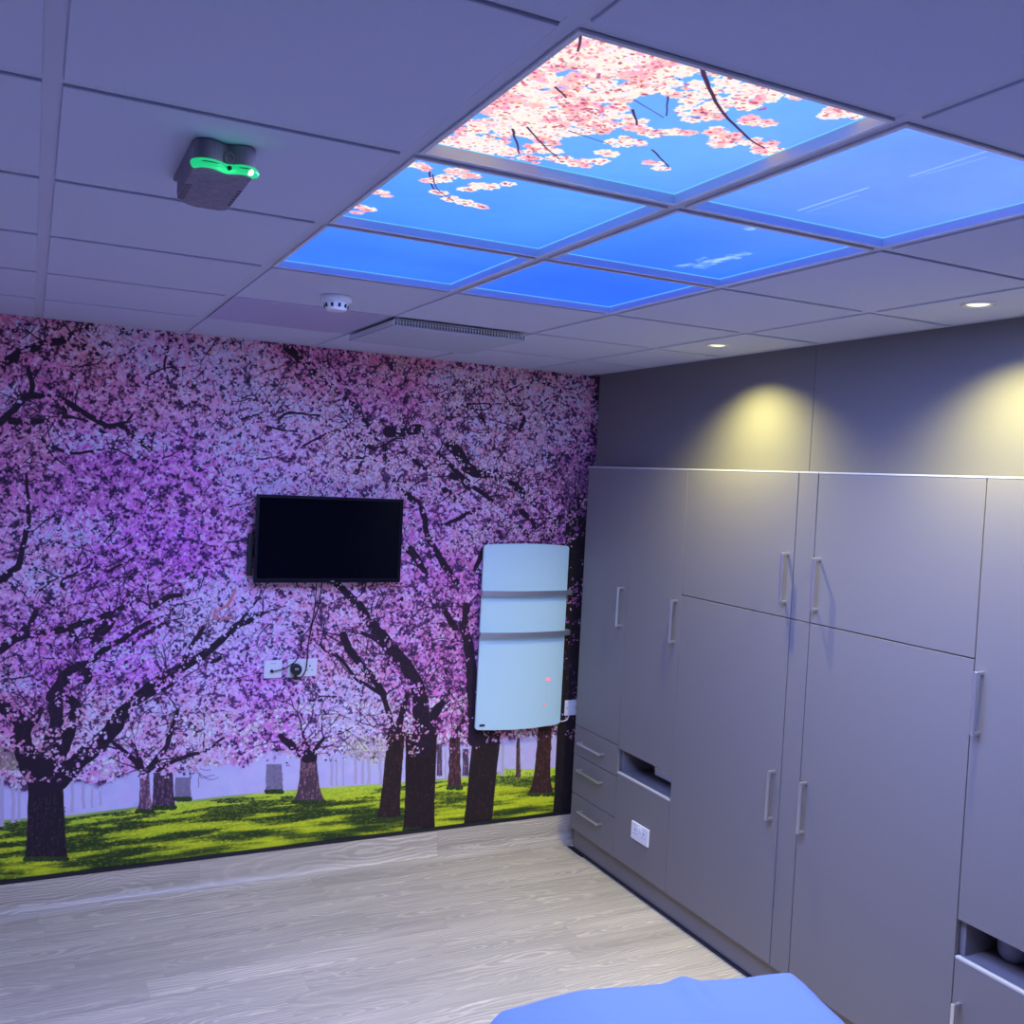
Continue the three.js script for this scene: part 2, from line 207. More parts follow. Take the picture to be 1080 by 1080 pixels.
  // limbs: the tree on the left, the fan of limbs on the right, boughs hanging in from above
  const limbs = [
    [[[46, 830], [30, 800], [22, 780], [24, 765], [10, 750], [-12, 742], [-60, 700]], 20, 7], [[[25, 770], [38, 757], [44, 748]], 9, 5], [[[46, 826], [52, 800], [56, 780], [60, 760], [58, 735], [64, 720], [72, 708], [90, 700]], 16, 7], [[[54, 815], [66, 790], [76, 762], [80, 745], [70, 735]], 12, 7], [[[62, 824], [80, 805], [100, 788], [118, 770], [127, 755], [142, 740], [160, 724], [178, 712], [198, 700], [215, 690], [232, 676], [250, 660], [262, 655], [277, 646]], 17, 4], [[[127, 752], [145, 738], [165, 730], [182, 722]], 6, 3], [[[216, 696], [228, 697], [236, 690]], 5, 3], [[[192, 705], [198, 688], [206, 675], [214, 662]], 5, 3], [[[248, 664], [258, 650], [272, 632]], 3, 1.6],
    [[[0, 686], [12, 676], [24, 670], [50, 668], [72, 662], [92, 656], [112, 648], [130, 640]], 8, 4], [[[20, 672], [30, 660], [38, 645]], 7, 4], [[[92, 700], [112, 684], [130, 674], [144, 664], [160, 656], [170, 652]], 6, 3.5], [[[100, 672], [112, 660], [118, 652]], 13, 8], [[[80, 676], [74, 664]], 6, 4], [[[58, 735], [66, 722], [68, 716]], 16, 10], [[[90, 716], [92, 708]], 11, 8], [[[150, 672], [165, 662], [180, 660]], 5, 2.5],
    [[[0, 446], [12, 434], [22, 424], [32, 417], [48, 418], [64, 421], [80, 430], [96, 440], [112, 448], [128, 450], [142, 462], [158, 474]], 6, 4], [[[32, 417], [34, 404], [30, 390], [27, 376]], 4, 3], [[[12, 444], [30, 446], [46, 443], [60, 442], [74, 440], [92, 444]], 5.5, 2], [[[0, 388], [12, 378], [22, 370], [34, 368], [48, 362], [62, 360], [70, 358]], 7, 6], [[[70, 358], [76, 352], [88, 347], [97, 342]], 5, 3], [[[62, 442], [68, 434], [66, 430]], 5, 3], [[[45, 465], [58, 473], [76, 478], [96, 476], [118, 473], [138, 482]], 3.5, 1], [[[0, 498], [14, 496], [28, 488]], 4, 2.4], [[[28, 500], [30, 540], [28, 560], [22, 585], [20, 596], [8, 606], [0, 614]], 2.4, 7], [[[125, 450], [136, 442], [140, 437]], 3, 1.5], [[[46, 468], [60, 484], [80, 500]], 1.6, 1], [[[66, 618], [68, 610], [80, 604], [92, 597]], 3.6, 1.4], [[[116, 602], [130, 594], [142, 588]], 2.8, 1.4], [[[180, 355], [176, 372], [174, 388], [180, 408]], 2.6, 1.2], [[[156, 396], [174, 388], [196, 388]], 1.8, 1], [[[160, 640], [178, 630], [190, 628]], 6, 4],
    [[[303, 366], [316, 378], [324, 382]], 9, 7], [[[330, 392], [342, 400], [350, 408], [362, 418], [376, 430]], 7, 4], [[[384, 444], [392, 456], [398, 462]], 7, 6], [[[405, 470], [408, 482], [411, 494]], 6, 5], [[[374, 458], [384, 468], [396, 474]], 5, 3], [[[410, 455], [430, 454], [442, 452]], 12, 9], [[[376, 498], [384, 484], [390, 480]], 5, 3], [[[292, 446], [302, 436], [316, 436], [334, 438], [348, 438]], 2.4, 1.6], [[[255, 442], [272, 437], [284, 430]], 2, 1], [[[282, 450], [298, 453], [312, 455]], 2.2, 1.4], [[[320, 470], [344, 458], [366, 450], [388, 442]], 2, 1.4], [[[364, 478], [386, 484], [408, 488]], 2.4, 1.6],
    [[[416, 508], [428, 520], [436, 528], [444, 534], [448, 548], [450, 562], [458, 578], [466, 592], [474, 604], [482, 614]], 6, 7], [[[474, 468], [484, 478], [490, 490], [498, 496], [512, 500], [526, 500]], 12, 11], [[[520, 503], [534, 508], [546, 512]], 6, 5], [[[546, 516], [556, 524], [566, 532]], 9, 8], [[[462, 478], [474, 490], [484, 500], [494, 508]], 5, 5], [[[500, 514], [514, 524], [528, 534]], 5, 4], [[[476, 502], [488, 508], [494, 514]], 7, 6], [[[468, 516], [478, 524], [486, 528]], 6, 5], [[[436, 485], [448, 494]], 4, 4], [[[466, 554], [482, 548], [496, 540], [504, 538]], 2.4, 7], [[[550, 540], [560, 548], [564, 556]], 7, 4], [[[548, 556], [558, 566]], 6, 5], [[[580, 566], [584, 555], [590, 545]], 10, 8], [[[594, 532], [602, 522], [612, 510]], 7, 5], [[[546, 432], [552, 442], [548, 454]], 4.5, 3.5], [[[508, 440], [516, 452]], 4, 3], [[[464, 448], [478, 434], [490, 426], [520, 426], [546, 425]], 2, 1.4], [[[488, 428], [512, 432], [530, 416], [550, 405]], 1.6, 1], [[[566, 402], [584, 408]], 3, 2], [[[500, 602], [506, 590], [512, 572]], 4, 7],
    [[[446, 790], [444, 760], [442, 730], [436, 716], [428, 702], [418, 690], [404, 672], [392, 658], [380, 640], [370, 630], [352, 612]], 19, 6], [[[452, 785], [454, 764], [460, 750], [470, 738], [476, 728]], 15, 4], [[[404, 732], [394, 716], [380, 700], [368, 684], [362, 670]], 7, 8], [[[402, 732], [386, 722], [374, 714], [360, 696], [344, 686], [338, 680]], 4, 2.4], [[[414, 770], [410, 752], [404, 734]], 6, 5], [[[420, 772], [424, 752], [430, 732]], 7, 6], [[[440, 716], [424, 702], [408, 686], [396, 674], [382, 668]], 5, 4], [[[468, 640], [474, 652], [480, 662]], 7, 7], [[[488, 660], [494, 680], [498, 720], [500, 780]], 9, 14], [[[492, 640], [490, 660]], 8, 8], [[[374, 636], [390, 654]], 10, 7], [[[432, 580], [440, 590], [448, 602]], 9, 6], [[[324, 800], [312, 790], [302, 782], [296, 776]], 10, 5], [[[327, 798], [322, 784], [320, 772]], 7, 4], [[[330, 800], [334, 788], [342, 778]], 7, 3], [[[150, 815], [142, 802], [130, 792], [118, 782]], 6, 2.4], [[[152, 815], [146, 798], [138, 782]], 4, 2], [[[156, 812], [168, 798], [176, 786], [182, 766], [187, 750]], 6, 3.4], [[[166, 812], [190, 800], [216, 792], [236, 778]], 5, 2], [[[478, 782], [482, 770], [490, 760]], 4, 3], [[[410, 700], [424, 690]], 5, 3],
    [[[-205, 830], [-230, 780], [-260, 740], [-300, 700]], 18, 5], [[[-205, 830], [-190, 770], [-150, 720], [-100, 690], [-40, 660]], 16, 5], [[[-205, 830], [-205, 760], [-230, 690]], 12, 5], [[[-300, 420], [-200, 440], [-120, 400], [-40, 380], [0, 388]], 9, 6], [[[-260, 560], [-180, 540], [-90, 560], [-30, 620]], 6, 3],
  ];
  for (const [p, a, b] of limbs) stroke(p, a, b);
  for (const [p, a] of limbs) if (a > 3) for (let k = 0; k < 3; k++) { const q = p[(r() * p.length) | 0]; twigs(q[0], q[1], -Math.PI * r(), 26 + 34 * r(), 1.5, 2); }
  for (let i = 0; i < 420; i++) { const px = r() * 1130 - 500, py = 330 + r() * 430; if (py > horizon(px) - 60) continue; twigs(px, py, px < 300 ? 0.6 * (r() - 0.5) - 0.5 + (r() < 0.5 ? Math.PI : 0) : r() * 6.28, 14 + 26 * r(), 0.9 + 0.7 * r(), 1); }
  for (let i = 0; i < 420; i++) { const px = r() * 1130 - 500, py = 340 + r() * 400; if (px > 150 && px < 300 && r() < 0.6) continue; for (let k = 0; k < 3; k++) blob(px + 5 * r(), py + 5 * r(), 0.8 + 1.0 * r(), [30, 16, 44], 1); }
  stroke([[248, 622], [240, 638], [228, 644], [226, 652], [238, 652], [246, 650]], 3, 2, [150, 90, 120]);
  petals(80000, 0.07, 1.05, true);
  for (let i = 0; i < 900; i++) { const px = 596 + 40 * r(), py = 500 + 60 * r() * r(); blob(px, py, 1.2, [120, 75, 150], 0.35 + 0.6 * r()); }
  for (let i = 0; i < 260; i++) { const px = 320 + r() * 300, py = 380 + r() * 200, c = tint(px, py); for (let k = 0; k < 22; k++) { const a = r() * 6.28, d = 6 * Math.sqrt(r()); blob(px + d * Math.cos(a), py + d * Math.sin(a), 1.1, [lerp(c[0], 225, 0.35), lerp(c[1], 170, 0.35), lerp(c[2], 225, 0.3)], 0.62 + 0.6 * r()); } }
}
paintMural();
const muralMat = std({ map: canvasTexture(muralCanvas), roughness: 0.85 });
{
  const g = box(MX0, MX1, MY0, MY1, ZB - 0.004, ZB), uv = g.attributes.uv, p = g.attributes.position;
  for (let i = 0; i < p.count; i++) uv.setXY(i, (p.getX(i) - MX0) / (MX1 - MX0), (p.getY(i) - MY0) / (MY1 - MY0));
  const m = shade(new THREE.Mesh(g, muralMat)); m.name = 'wall_mural'; scene.add(m);
  m.userData = { label: 'wall-sized photo mural of pink cherry blossom trees over sunlit grass', category: 'mural' };
}

// ---------------------------------------------------------------- suspended ceiling
const ceiling = structure('ceiling', null, null, 'suspended ceiling of white square tiles in a metal grid');
part('slab', box(XL - 0.1, XR + 0.1, H + 0.25, H + 0.35, ZB - 0.1, ZF + 0.1), wallPaint, ceiling);
{
  const xs = [XL], zs = [ZB]; for (let k = -4; k <= 3; k++) xs.push(GX + PX * k); xs.push(XB);
  for (let j = 5; j >= -6; j--) zs.push(GZ - PZ * j); zs.push(ZF);
  const RW = 0.029, FL = 0.024, tileShapes = {};
  const tileGeo = (w, d) => tileShapes[w.toFixed(3) + d.toFixed(3)] ??= new RoundedBoxGeometry(w, 0.016, d, 1, 0.0025);
  const openCell = (i, j) => { const xc = (xs[i] + xs[i + 1]) / 2, zc = (zs[j] + zs[j + 1]) / 2; const sky = xc > GX && xc < GX + 2 * PX && zc < GZ && zc > GZ - 3 * PZ, vent = xc > GX + PX && xc < GX + 2 * PX && zc < GZ - 4 * PZ && zc > GZ - 5 * PZ; return sky || vent; };
  for (let i = 0; i < xs.length - 1; i++) for (let j = 0; j < zs.length - 1; j++) {
    if (openCell(i, j)) continue;
    const w = xs[i + 1] - xs[i] - RW, d = zs[j + 1] - zs[j] - RW; if (w < 0.03 || d < 0.03) continue;
    if (Math.abs(xs[i] - GX) < 0.1 && Math.abs(zs[j] - (GZ - 5 * PZ)) < 0.1) { // one cell holds a darker, metallic-finish flush panel that laps over the rail
      part('flush_panel', rbox(xs[i] + RW / 2, xs[i + 1] - RW / 2, H - 0.003, H + 0.004, zs[j] + RW / 2, zs[j + 1] + RW / 2, 0.001), flushPanelMat, ceiling); continue;
    }
    const m = part('ceiling_tile', tileGeo(w, d), tileMat, ceiling); m.position.set((xs[i] + xs[i + 1]) / 2, H + 0.008, (zs[j] + zs[j + 1]) / 2);
  }
  for (const x of xs.slice(1, -1)) part('grid_rail', box(x - RW / 2, x + RW / 2, H + 0.005, H + 0.03, ZB, ZF), railMat, ceiling);
  for (const z of zs.slice(1, -1)) part('cross_rail', merge(xs.slice(0, -1).map((x, i) => box(x + RW / 2, xs[i + 1] - RW / 2, H + 0.0053, H + 0.03, z - FL / 2, z + FL / 2))), railMat, ceiling);
  part('edge_angle', [box(XL, XB, H - 0.001, H + 0.02, ZB, ZB + RW / 2), box(XL, XL + RW / 2, H - 0.001, H + 0.02, ZB, ZF), box(XL, XB, H - 0.001, H + 0.02, ZF - RW / 2, ZF), box(XB - RW / 2, XB, H - 0.001, H + 0.02, ZB + 0.1, ZF)], railMat, ceiling);
}

// ---------------------------------------------------------------- bulkhead above the wardrobes
const ZJ = -2.932, ZE = -4.56, YT = 2.0865;
const bulk = structure('wall_right_upper', null, null, 'grey boarded bulkhead above the wardrobes');
part('panel', rbox(XB, XB + 0.018, YT + 0.002, H + 0.0, ZE, ZJ - 0.001, 0.0012), bulkMat, bulk);
part('panel', rbox(XB, XB + 0.018, YT + 0.002, H + 0.0, ZJ + 0.001, ZF, 0.0012), bulkMat, bulk);
part('backing', box(XB + 0.018, XR, YT + 0.004, H + 0.2, ZE, ZF), greyInner, bulk);

// ---------------------------------------------------------------- sky light panels
const skyCanvas = canvas(1024, 1536), REC = 0.022;
function paintSky() {
  const g = skyCanvas.getContext('2d'), r = rng(5), X0 = GX, Z0 = GZ, WX = 2 * PX, WZ = 3 * PZ, SC = 1024 / WX;
  const M = (px, py) => { const [x, z] = onY(px, py, H + REC); return [(x - X0) * SC, (Z0 - z) * 1536 / WZ]; };
  const grad = [[112, 184, 240], [84, 162, 246], [58, 130, 246]], gradB = [[112, 158, 255], [62, 132, 250], [44, 112, 240]];
  for (let y = 0; y < 1536; y += 8) for (let x = 0; x < 1024; x += 8) { const t = clamp(y / 512 - 0.5, 0, 1.999), i = t | 0, f = t - i, s = smooth(x / 1024, 0.3, 0.7), n = 1 + 0.035 * nz(x * 0.006, y * 0.006, 1) + 0.02 * nz(x * 0.03, y * 0.03, 2); const c = [0, 1, 2].map((k) => lerp(lerp(grad[i][k], grad[Math.min(i + 1, 2)][k], f), lerp(gradB[i][k], gradB[Math.min(i + 1, 2)][k], f), s) * n); g.fillStyle = `rgb(${c.map((v, k) => (k < 2 ? toSrgb(toLin(clamp(v, 0, 255)) / GLOW) : clamp(v, 0, 255)) | 0)})`; g.fillRect(x, y, 8, 8); }
  const shown = (c) => c.replace(/rgba?\(([^)]*)\)/, (m, q) => { const v = q.split(',').map(Number), k = v.slice(0, 3).map((u) => toSrgb(toLin(u) / GLOW) | 0); return `rgba(${k},${v[3] ?? 1})`; });
  const dot = (x, y, rx, ry, a, c) => { g.fillStyle = shown(c); g.beginPath(); g.ellipse(x, y, rx, ry, a, 0, 6.283); g.fill(); };
  const limb = (pts, w0, w1) => { const cv = new THREE.SplineCurve(pts.map((p) => new THREE.Vector2(...M(...p)))), n = cv.getLength() | 0; for (let i = 0; i <= n; i++) { const p = cv.getPoint(i / n), w = 0.6 * lerp(w0, w1, i / n); dot(p.x + 2 * nz(p.x * 0.03, p.y * 0.03), p.y, w, w, 0, 'rgb(74,38,66)'); } };
  const flower = (x, y, s) => { const a0 = r() * 6.28, red = nz(x * 0.016, y * 0.016, 12), pale = r() + 0.5 * (0.12 - red) * 3; for (let k = 0; k < 5; k++) { const a = a0 + k * 1.257; dot(x + s * 0.62 * Math.cos(a), y + s * 0.62 * Math.sin(a), s * 0.62, s * 0.5, a, pale < 0.42 ? `rgb(255,${176 + r() * 40 | 0},${190 + r() * 35 | 0})` : `rgb(255,${240 + r() * 15 | 0},${232 + r() * 20 | 0})`); } dot(x, y, s * 0.34, s * 0.3, 0, red > 0.02 ? `rgb(${225 + r() * 30 | 0},${84 + r() * 70 | 0},${110 + r() * 60 | 0})` : `rgb(255,${190 + r() * 40 | 0},${180 + r() * 40 | 0})`); if (r() < 0.3 + red) dot(x + (r() - 0.5) * s, y + (r() - 0.5) * s, s * 0.16, s * 0.13, 0, 'rgb(190,40,80)'); };
  const cluster = (px, py, n, rad) => { const [x, y] = M(px, py); n = Math.round(n * 1.5); for (let i = 0; i < n; i++) { const a = r() * 6.28, d = rad * Math.sqrt(r()); flower(x + d * Math.cos(a), y + d * Math.sin(a) * 0.9, 6 + 5 * r()); } for (let i = 0; i < n * 0.9; i++) { const a = r() * 6.28, d = rad * Math.sqrt(r()) * 0.9; dot(x + d * Math.cos(a), y + d * Math.sin(a), 1 + 4 * r(), 1 + 3 * r(), r() * 3, nz(x * 0.02, y * 0.02, 12) > 0.0 ? (r() < 0.6 ? 'rgba(225,80,105,0.7)' : 'rgba(150,30,70,0.6)') : r() < 0.7 ? 'rgba(255,185,195,0.6)' : 'rgba(226,96,120,0.6)'); } };
  // print goes on under the frames
  for (const [p, a, b] of [[[[738, 62], [746, 88], [762, 118], [790, 146], [806, 156]], 5, 2.5], [[[738, 66], [724, 74], [716, 84]], 2.5, 1.5], [[[668, 116], [672, 132]], 3, 2], [[[540, 136], [548, 162]], 3, 2], [[[556, 134], [572, 152], [596, 170]], 3, 2], [[[585, 92], [598, 104]], 3, 2], [[[612, 36], [610, 56]], 3, 2], [[[688, 158], [706, 176]], 2.5, 2], [[[600, 120], [640, 130]], 2, 1.5], [[[452, 178], [458, 200], [476, 214]], 3, 2], [[[660, 100], [700, 124]], 1.6, 1.2], [[[704, 100], [703, 122]], 2, 1.5]]) limb(p, a, b);
  const spots = [];
  for (let px = 455; px < 740; px += 11) for (let py = 30; py < 175; py += 9) { // the dense corner
    const edge = 37 + (px - 608) * 0.262, left = 152 - (px - 462) * 0.79; if (py < edge - 6 || py < left - 8) continue;
    const along = (px - 460) / 280, keep = py < lerp(168, 80, smooth(px, 520, 740)) + 14 * nz(px * 0.05, py * 0.05, 4); if (!keep) continue;
    const hole = [[670, 112, 24, 12], [596, 88, 14, 8], [642, 82, 14, 7], [552, 148, 22, 9], [612, 152, 26, 8], [530, 142, 10, 6], [505, 122, 8, 4], [628, 100, 12, 5], [690, 124, 30, 10], [640, 58, 8, 4]].some(([x, y, a, b]) => ((px - x) / a) ** 2 + ((py - y) / b) ** 2 < 1); if (hole || r() < 0.06 || nz(px * 0.07, py * 0.11, 15) > 0.26) continue;
    spots.push([px + 6 * (r() - 0.5), py + 5 * (r() - 0.5), 6, 24]);
  }
  spots.push([760, 72, 9, 30], [780, 84, 10, 34], [800, 88, 8, 26], [815, 96, 8, 24], [770, 100, 9, 28], [790, 112, 8, 26], [806, 102, 6, 16], [750, 118, 7, 24], [740, 104, 8, 26], [730, 120, 8, 28], [725, 96, 9, 30], [760, 138, 6, 20], [758, 150, 7, 22], [774, 146, 5, 18], [800, 150, 8, 24], [812, 158, 7, 20], [796, 128, 6, 18], [812, 130, 4, 12], [720, 140, 5, 18], [690, 140, 7, 22], [660, 150, 8, 26], [640, 162, 5, 14], [690, 172, 3, 10], [700, 178, 3, 10], [668, 132, 7, 24], [650, 126, 8, 24], [616, 128, 8, 26], [634, 134, 8, 24], [582, 132, 9, 26], [560, 168, 7, 18], [590, 168, 8, 22], [612, 172, 7, 18], [630, 170, 4, 12], [536, 160, 6, 16], [888, 118, 9, 22], [904, 120, 8, 18], [880, 121, 6, 14], [838, 100, 3, 12], [826, 90, 5, 16],
    [446, 176, 8, 22], [434, 172, 8, 20], [455, 190, 7, 18], [470, 188, 6, 16], [484, 182, 7, 20], [496, 186, 4, 12], [462, 203, 6, 14], [478, 210, 7, 18], [490, 214, 6, 16], [502, 216, 4, 8], [494, 200, 4, 12], [500, 196, 6, 14], [515, 196, 6, 16], [536, 194, 3, 8], [400, 203, 5, 14], [406, 206, 4, 8], [380, 218, 6, 16], [388, 221, 4, 12], [374, 224, 4, 10], [508, 218, 3, 8]);
  for (const s of spots) cluster(...s);
  for (const [p, a, b] of [[[[738, 62], [746, 88], [762, 118], [790, 146], [806, 156]], 5, 2.2], [[[668, 116], [672, 132]], 3, 2], [[[540, 136], [548, 162]], 3, 2], [[[556, 134], [572, 152], [590, 168]], 2.6, 1.6], [[[586, 92], [597, 103]], 3, 2], [[[612, 36], [610, 54]], 3, 2], [[[688, 158], [704, 174]], 2.5, 2], [[[600, 138], [642, 152]], 2, 1.5], [[[456, 184], [462, 200], [478, 212]], 2, 1.4]]) limb(p, a, b);
  // clouds and streaks
  for (let w = 0; w < 26; w++) { const t0 = r(), len = 0.08 + 0.25 * r(), off = (r() + r() - 1) * 7 * Math.sin(Math.PI * clamp(t0 + len / 2)); for (let i = 0; i < 40; i++) { const t = t0 + len * i / 40; if (t > 1) break; const [x, y] = M(lerp(712, 792, t), lerp(283, 267, t) + off + 2.2 * nz(t * 9, w, 3)); dot(x, y, 5 + 5 * r(), 2 + 3 * r(), 0.3, 'rgba(200,234,255,0.07)'); } }
  for (let i = 0; i < 70; i++) { const [x, y] = M(lerp(785, 796, r()), lerp(243, 240, r())); dot(x, y, 5, 3, 0, 'rgba(200,230,255,0.10)'); }
  const streak = (a, b, w, al) => { const p = M(...a), q = M(...b); g.strokeStyle = `rgba(215,230,255,${al})`; g.lineWidth = w; g.lineCap = 'round'; g.beginPath(); g.moveTo(...p); g.lineTo(...q); g.stroke(); };
  streak([842, 222], [915, 198], 5, 0.30); streak([850, 224], [905, 206], 3, 0.22); streak([960, 186], [1045, 158], 5, 0.22); streak([975, 184], [1040, 166], 3, 0.2);
}
paintSky();
const skyTex = canvasTexture(skyCanvas);
const glowMat = std({ color: 0x000000, emissive: 0xffffff, emissiveMap: skyTex, emissiveIntensity: GLOW, roughness: 0.6 });
const rimMat = std({ color: lin(0.3, 0.3, 0.3), emissive: lin(0.16, 0.62, 1.0), emissiveIntensity: 0.9 });
const frameMat = std({ color: lin(0.74, 0.74, 0.78), roughness: 0.4 });
const skyLabels = [
  'backlit ceiling panel filled with pink and white cherry blossom on blue sky', 'backlit blue sky panel with a few sprigs of blossom in one corner', 'plain deep blue backlit sky panel beside the white tile with the smoke alarm',
  'pale blue backlit sky panel with faint vapour trails', 'blue backlit sky panel with one small white cloud', 'plain deep blue backlit sky panel beside the panel with a small cloud'];
for (let c = 0; c < 2; c++) for (let j = 0; j < 3; j++) {
  const xc = GX + PX * (c + 0.5), zc = GZ - PZ * (j + 0.5), t = thing('sky_light_panel', skyLabels[c * 3 + j], 'light panel', [xc, H, zc], 'backlit sky panels in the ceiling');
  const ox = PX / 2 - 0.0125, oz = PZ / 2 - 0.0125, ix = PX / 2 - 0.021, iz = PZ / 2 - 0.021;
  part('frame', [box(-ox, ox, 0, 0.004, -oz, -iz), box(-ox, ox, 0, 0.004, iz, oz), box(-ox, -ix, 0, 0.004, -iz, iz), box(ix, ox, 0, 0.004, -iz, iz)], frameMat, t);
  for (const [a, b, d, e] of [[-ix - 0.006, ix + 0.006, -iz - 0.006, -iz], [-ix - 0.006, ix + 0.006, iz, iz + 0.006], [-ix - 0.006, -ix, -iz, iz], [ix, ix + 0.006, -iz, iz]]) part('reveal', box(a, b, 0.004, REC + 0.012, d, e), frameMat, t);
  const g = new THREE.PlaneGeometry(2 * ix, 2 * iz).rotateX(Math.PI / 2).translate(0, REC, 0), p = g.attributes.position, uv = g.attributes.uv;
  for (let i = 0; i < p.count; i++) uv.setXY(i, (p.getX(i) + xc - GX) / (2 * PX), 1 - (GZ - (p.getZ(i) + zc)) / (3 * PZ));
  part('light_diffuser', g, glowMat, t);
  for (const [a, b, d, e] of [[-ix, ix, -iz, -iz + 0.002], [-ix, ix, iz - 0.002, iz], [-ix, -ix + 0.002, -iz + 0.002, iz - 0.002], [ix - 0.002, ix, -iz + 0.002, iz - 0.002]]) part('light_edge', box(a, b, REC - 0.0015, REC - 0.0005, d, e), rimMat, t);
  part('light_housing', box(-ix - 0.006, ix + 0.006, REC + 0.012, REC + 0.05, -iz - 0.006, iz + 0.006), frameMat, t);
  const [col, power] = SKY_LIGHT[c * 3 + j], L = new THREE.RectAreaLight(lin(...col), power, 2 * ix - 0.01, 2 * iz - 0.01); L.name = 'sky_panel_light'; L.position.set(0, 0.0005, 0); L.rotation.x = -Math.PI / 2; t.add(L);
}

// ---------------------------------------------------------------- downlights over the wardrobes
const lensMat = std({ color: 0x000000, emissive: lin(1, 0.95, 0.72), emissiveIntensity: 1.6 });
const ringMat = std({ color: lin(0.7, 0.7, 0.7), roughness: 0.3 });
for (const [z, label] of [[-3.221, 'small round lit downlight above the narrow upper wardrobe door'], [-2.001, 'small round lit downlight above the wide upper wardrobe door']]) {
  const t = thing('downlight', label, 'downlight', [2.49, H, z], 'downlights along the wardrobes');
  part('bezel_ring', new THREE.LatheGeometry([[0.035, 0.004], [0.036, -0.003], [0.041, -0.005], [0.048, -0.004], [0.051, 0]].map(([a, b]) => new THREE.Vector2(a, b)), 40), ringMat, t);
  part('light_lens', new THREE.LatheGeometry([[0.0001, -0.0035], [0.024, -0.0030], [0.036, 0.001]].map(([a, b]) => new THREE.Vector2(a, b)), 32), lensMat, t);
  const s = new THREE.SpotLight(lin(...DOWN_COLOR), DOWN_POWER, 0, 1.12, 1.0, 2); s.name = 'downlight_beam'; s.position.set(0, -0.012, 0); s.target.position.set(0.05, -1, 0); s.castShadow = true; s.shadow.radius = 0.35; t.add(s, s.target);
}

// ---------------------------------------------------------------- wardrobes
const DEP = 0.48, FT = 0.018, YP = 0.1245, YN0 = 0.5559, YN1 = 0.6762, YS = 1.5131;
function handle(parent, y, z, len, horizontal) { // bar handle, local to a unit whose front face is x = 0
  const b = horizontal ? [rbox(-0.034, -0.028, y - 0.006, y + 0.006, z - len / 2, z + len / 2, 0.0015), rbox(-0.030, 0, y - 0.005, y + 0.005, z - len / 2 + 0.002, z - len / 2 + 0.012, 0.001), rbox(-0.030, 0, y - 0.005, y + 0.005, z + len / 2 - 0.012, z + len / 2 - 0.002, 0.001)]
    : [rbox(-0.034, -0.028, y - len / 2, y + len / 2, z - 0.007, z + 0.007, 0.0015), rbox(-0.030, 0, y + len / 2 - 0.010, y + len / 2, z - 0.006, z + 0.006, 0.001), rbox(-0.030, 0, y - len / 2, y - len / 2 + 0.010, z - 0.006, z + 0.006, 0.001)];
  return part('handle', b, steelMat, parent);
}
function unit(name, label, z0, z1, fronts, niche) {
  const zc = (z0 + z1) / 2, w = z1 - z0, t = thing(name, label, 'wardrobe', [XF, YP, zc], 'fitted grey wardrobes'), a = -w / 2, b = w / 2, Y = (y) => y - YP;
  const boards = [box(FT + 0.006, DEP, 0, Y(YT), a, a + 0.018), box(FT + 0.006, DEP, 0, Y(YT), b - 0.018, b), box(FT + 0.001, DEP, Y(YT) - 0.018, Y(YT), a + 0.018, b - 0.018), box(FT + 0.001, DEP, 0, 0.018, a + 0.018, b - 0.018), box(DEP - 0.01, DEP, 0.018, Y(YT) - 0.018, a + 0.018, b - 0.018)];
  if (niche) boards.push(box(FT + 0.001, DEP - 0.01, Y(YN1) + 0.002, Y(YN1) + 0.02, a + 0.018, b - 0.018), box(FT + 0.001, DEP - 0.01, Y(YN0) - 0.012, Y(YN0) + 0.004, a + 0.018, b - 0.018), box(0.20, 0.21, Y(YN0) + 0.004, Y(YN1) + 0.002, a + 0.018, b - 0.018));
  part('carcass', boards, greyInner, t);
  for (const [kind, y0, y1, h] of fronts) {
    const f = part(kind, rbox(0, FT, Y(y0) + 0.002, Y(y1) - 0.002, a + 0.0018, b - 0.0018, 0.0012), greyMat, t);
    if (h) handle(f, Y(h[0]), h[1] - zc, h[2] ?? 0.2, h[3]);
  }
  part('top_edge', rbox(-0.001, FT, Y(YT) - 0.0015, Y(YT) + 0.005, a, b, 0.001), edgeMat, t);
  if (niche) part('edge_strip', rbox(-0.001, FT, Y(YN0) - 0.004, Y(YN0) + 0.004, a + 0.002, b - 0.002, 0.001), edgeMat, t);
  return t;
}
unit('wardrobe', 'narrow grey wardrobe with three drawers under its tall door', -4.5265, -4.091, [['door', 0.6897, YT, [1.3897, -4.1221]], ['drawer_front', 0.5321, 0.6897, [0.6109, -4.3295, 0.23, true]], ['drawer_front', 0.3205, 0.5321, [0.4657, -4.3243, 0.23, true]], ['drawer_front', YP, 0.3205, [0.2521, -4.3036, 0.21, true]]]);
unit('wardrobe', 'narrow grey wardrobe with an open slot above a lower panel with a socket', -4.091, -3.6378, [['door', YN1, YT, [1.3866, -3.6689]], ['lower_panel', YP, YN0]], true);
unit('wardrobe', 'grey wardrobe with one square upper door and a taller lower door', -3.6378, -2.9223, [['upper_door', YS, YT, [1.6697, -2.9555]], ['lower_door', YP, YS, [0.8006, -2.9575]]]);
{
  const t = thing('filler_panel', 'slim grey filler strip between the two-door wardrobes', 'panel', [XF, YP, -2.8689]);
  part('upper_strip', rbox(0, FT, YS - YP + 0.0015, YT - YP - 0.0015, -0.0508, 0.0508, 0.0012), greyMat, t); part('lower_strip', rbox(0, FT, 0.0015, YS - YP - 0.0015, -0.0508, 0.0508, 0.0012), greyMat, t);
  part('top_edge', rbox(-0.001, FT, YT - YP - 0.0015, YT - YP + 0.005, -0.0523, 0.0523, 0.001), edgeMat, t); part('batten', box(FT, 0.06, 0, YT - YP, -0.0508, 0.0508), greyInner, t);
}
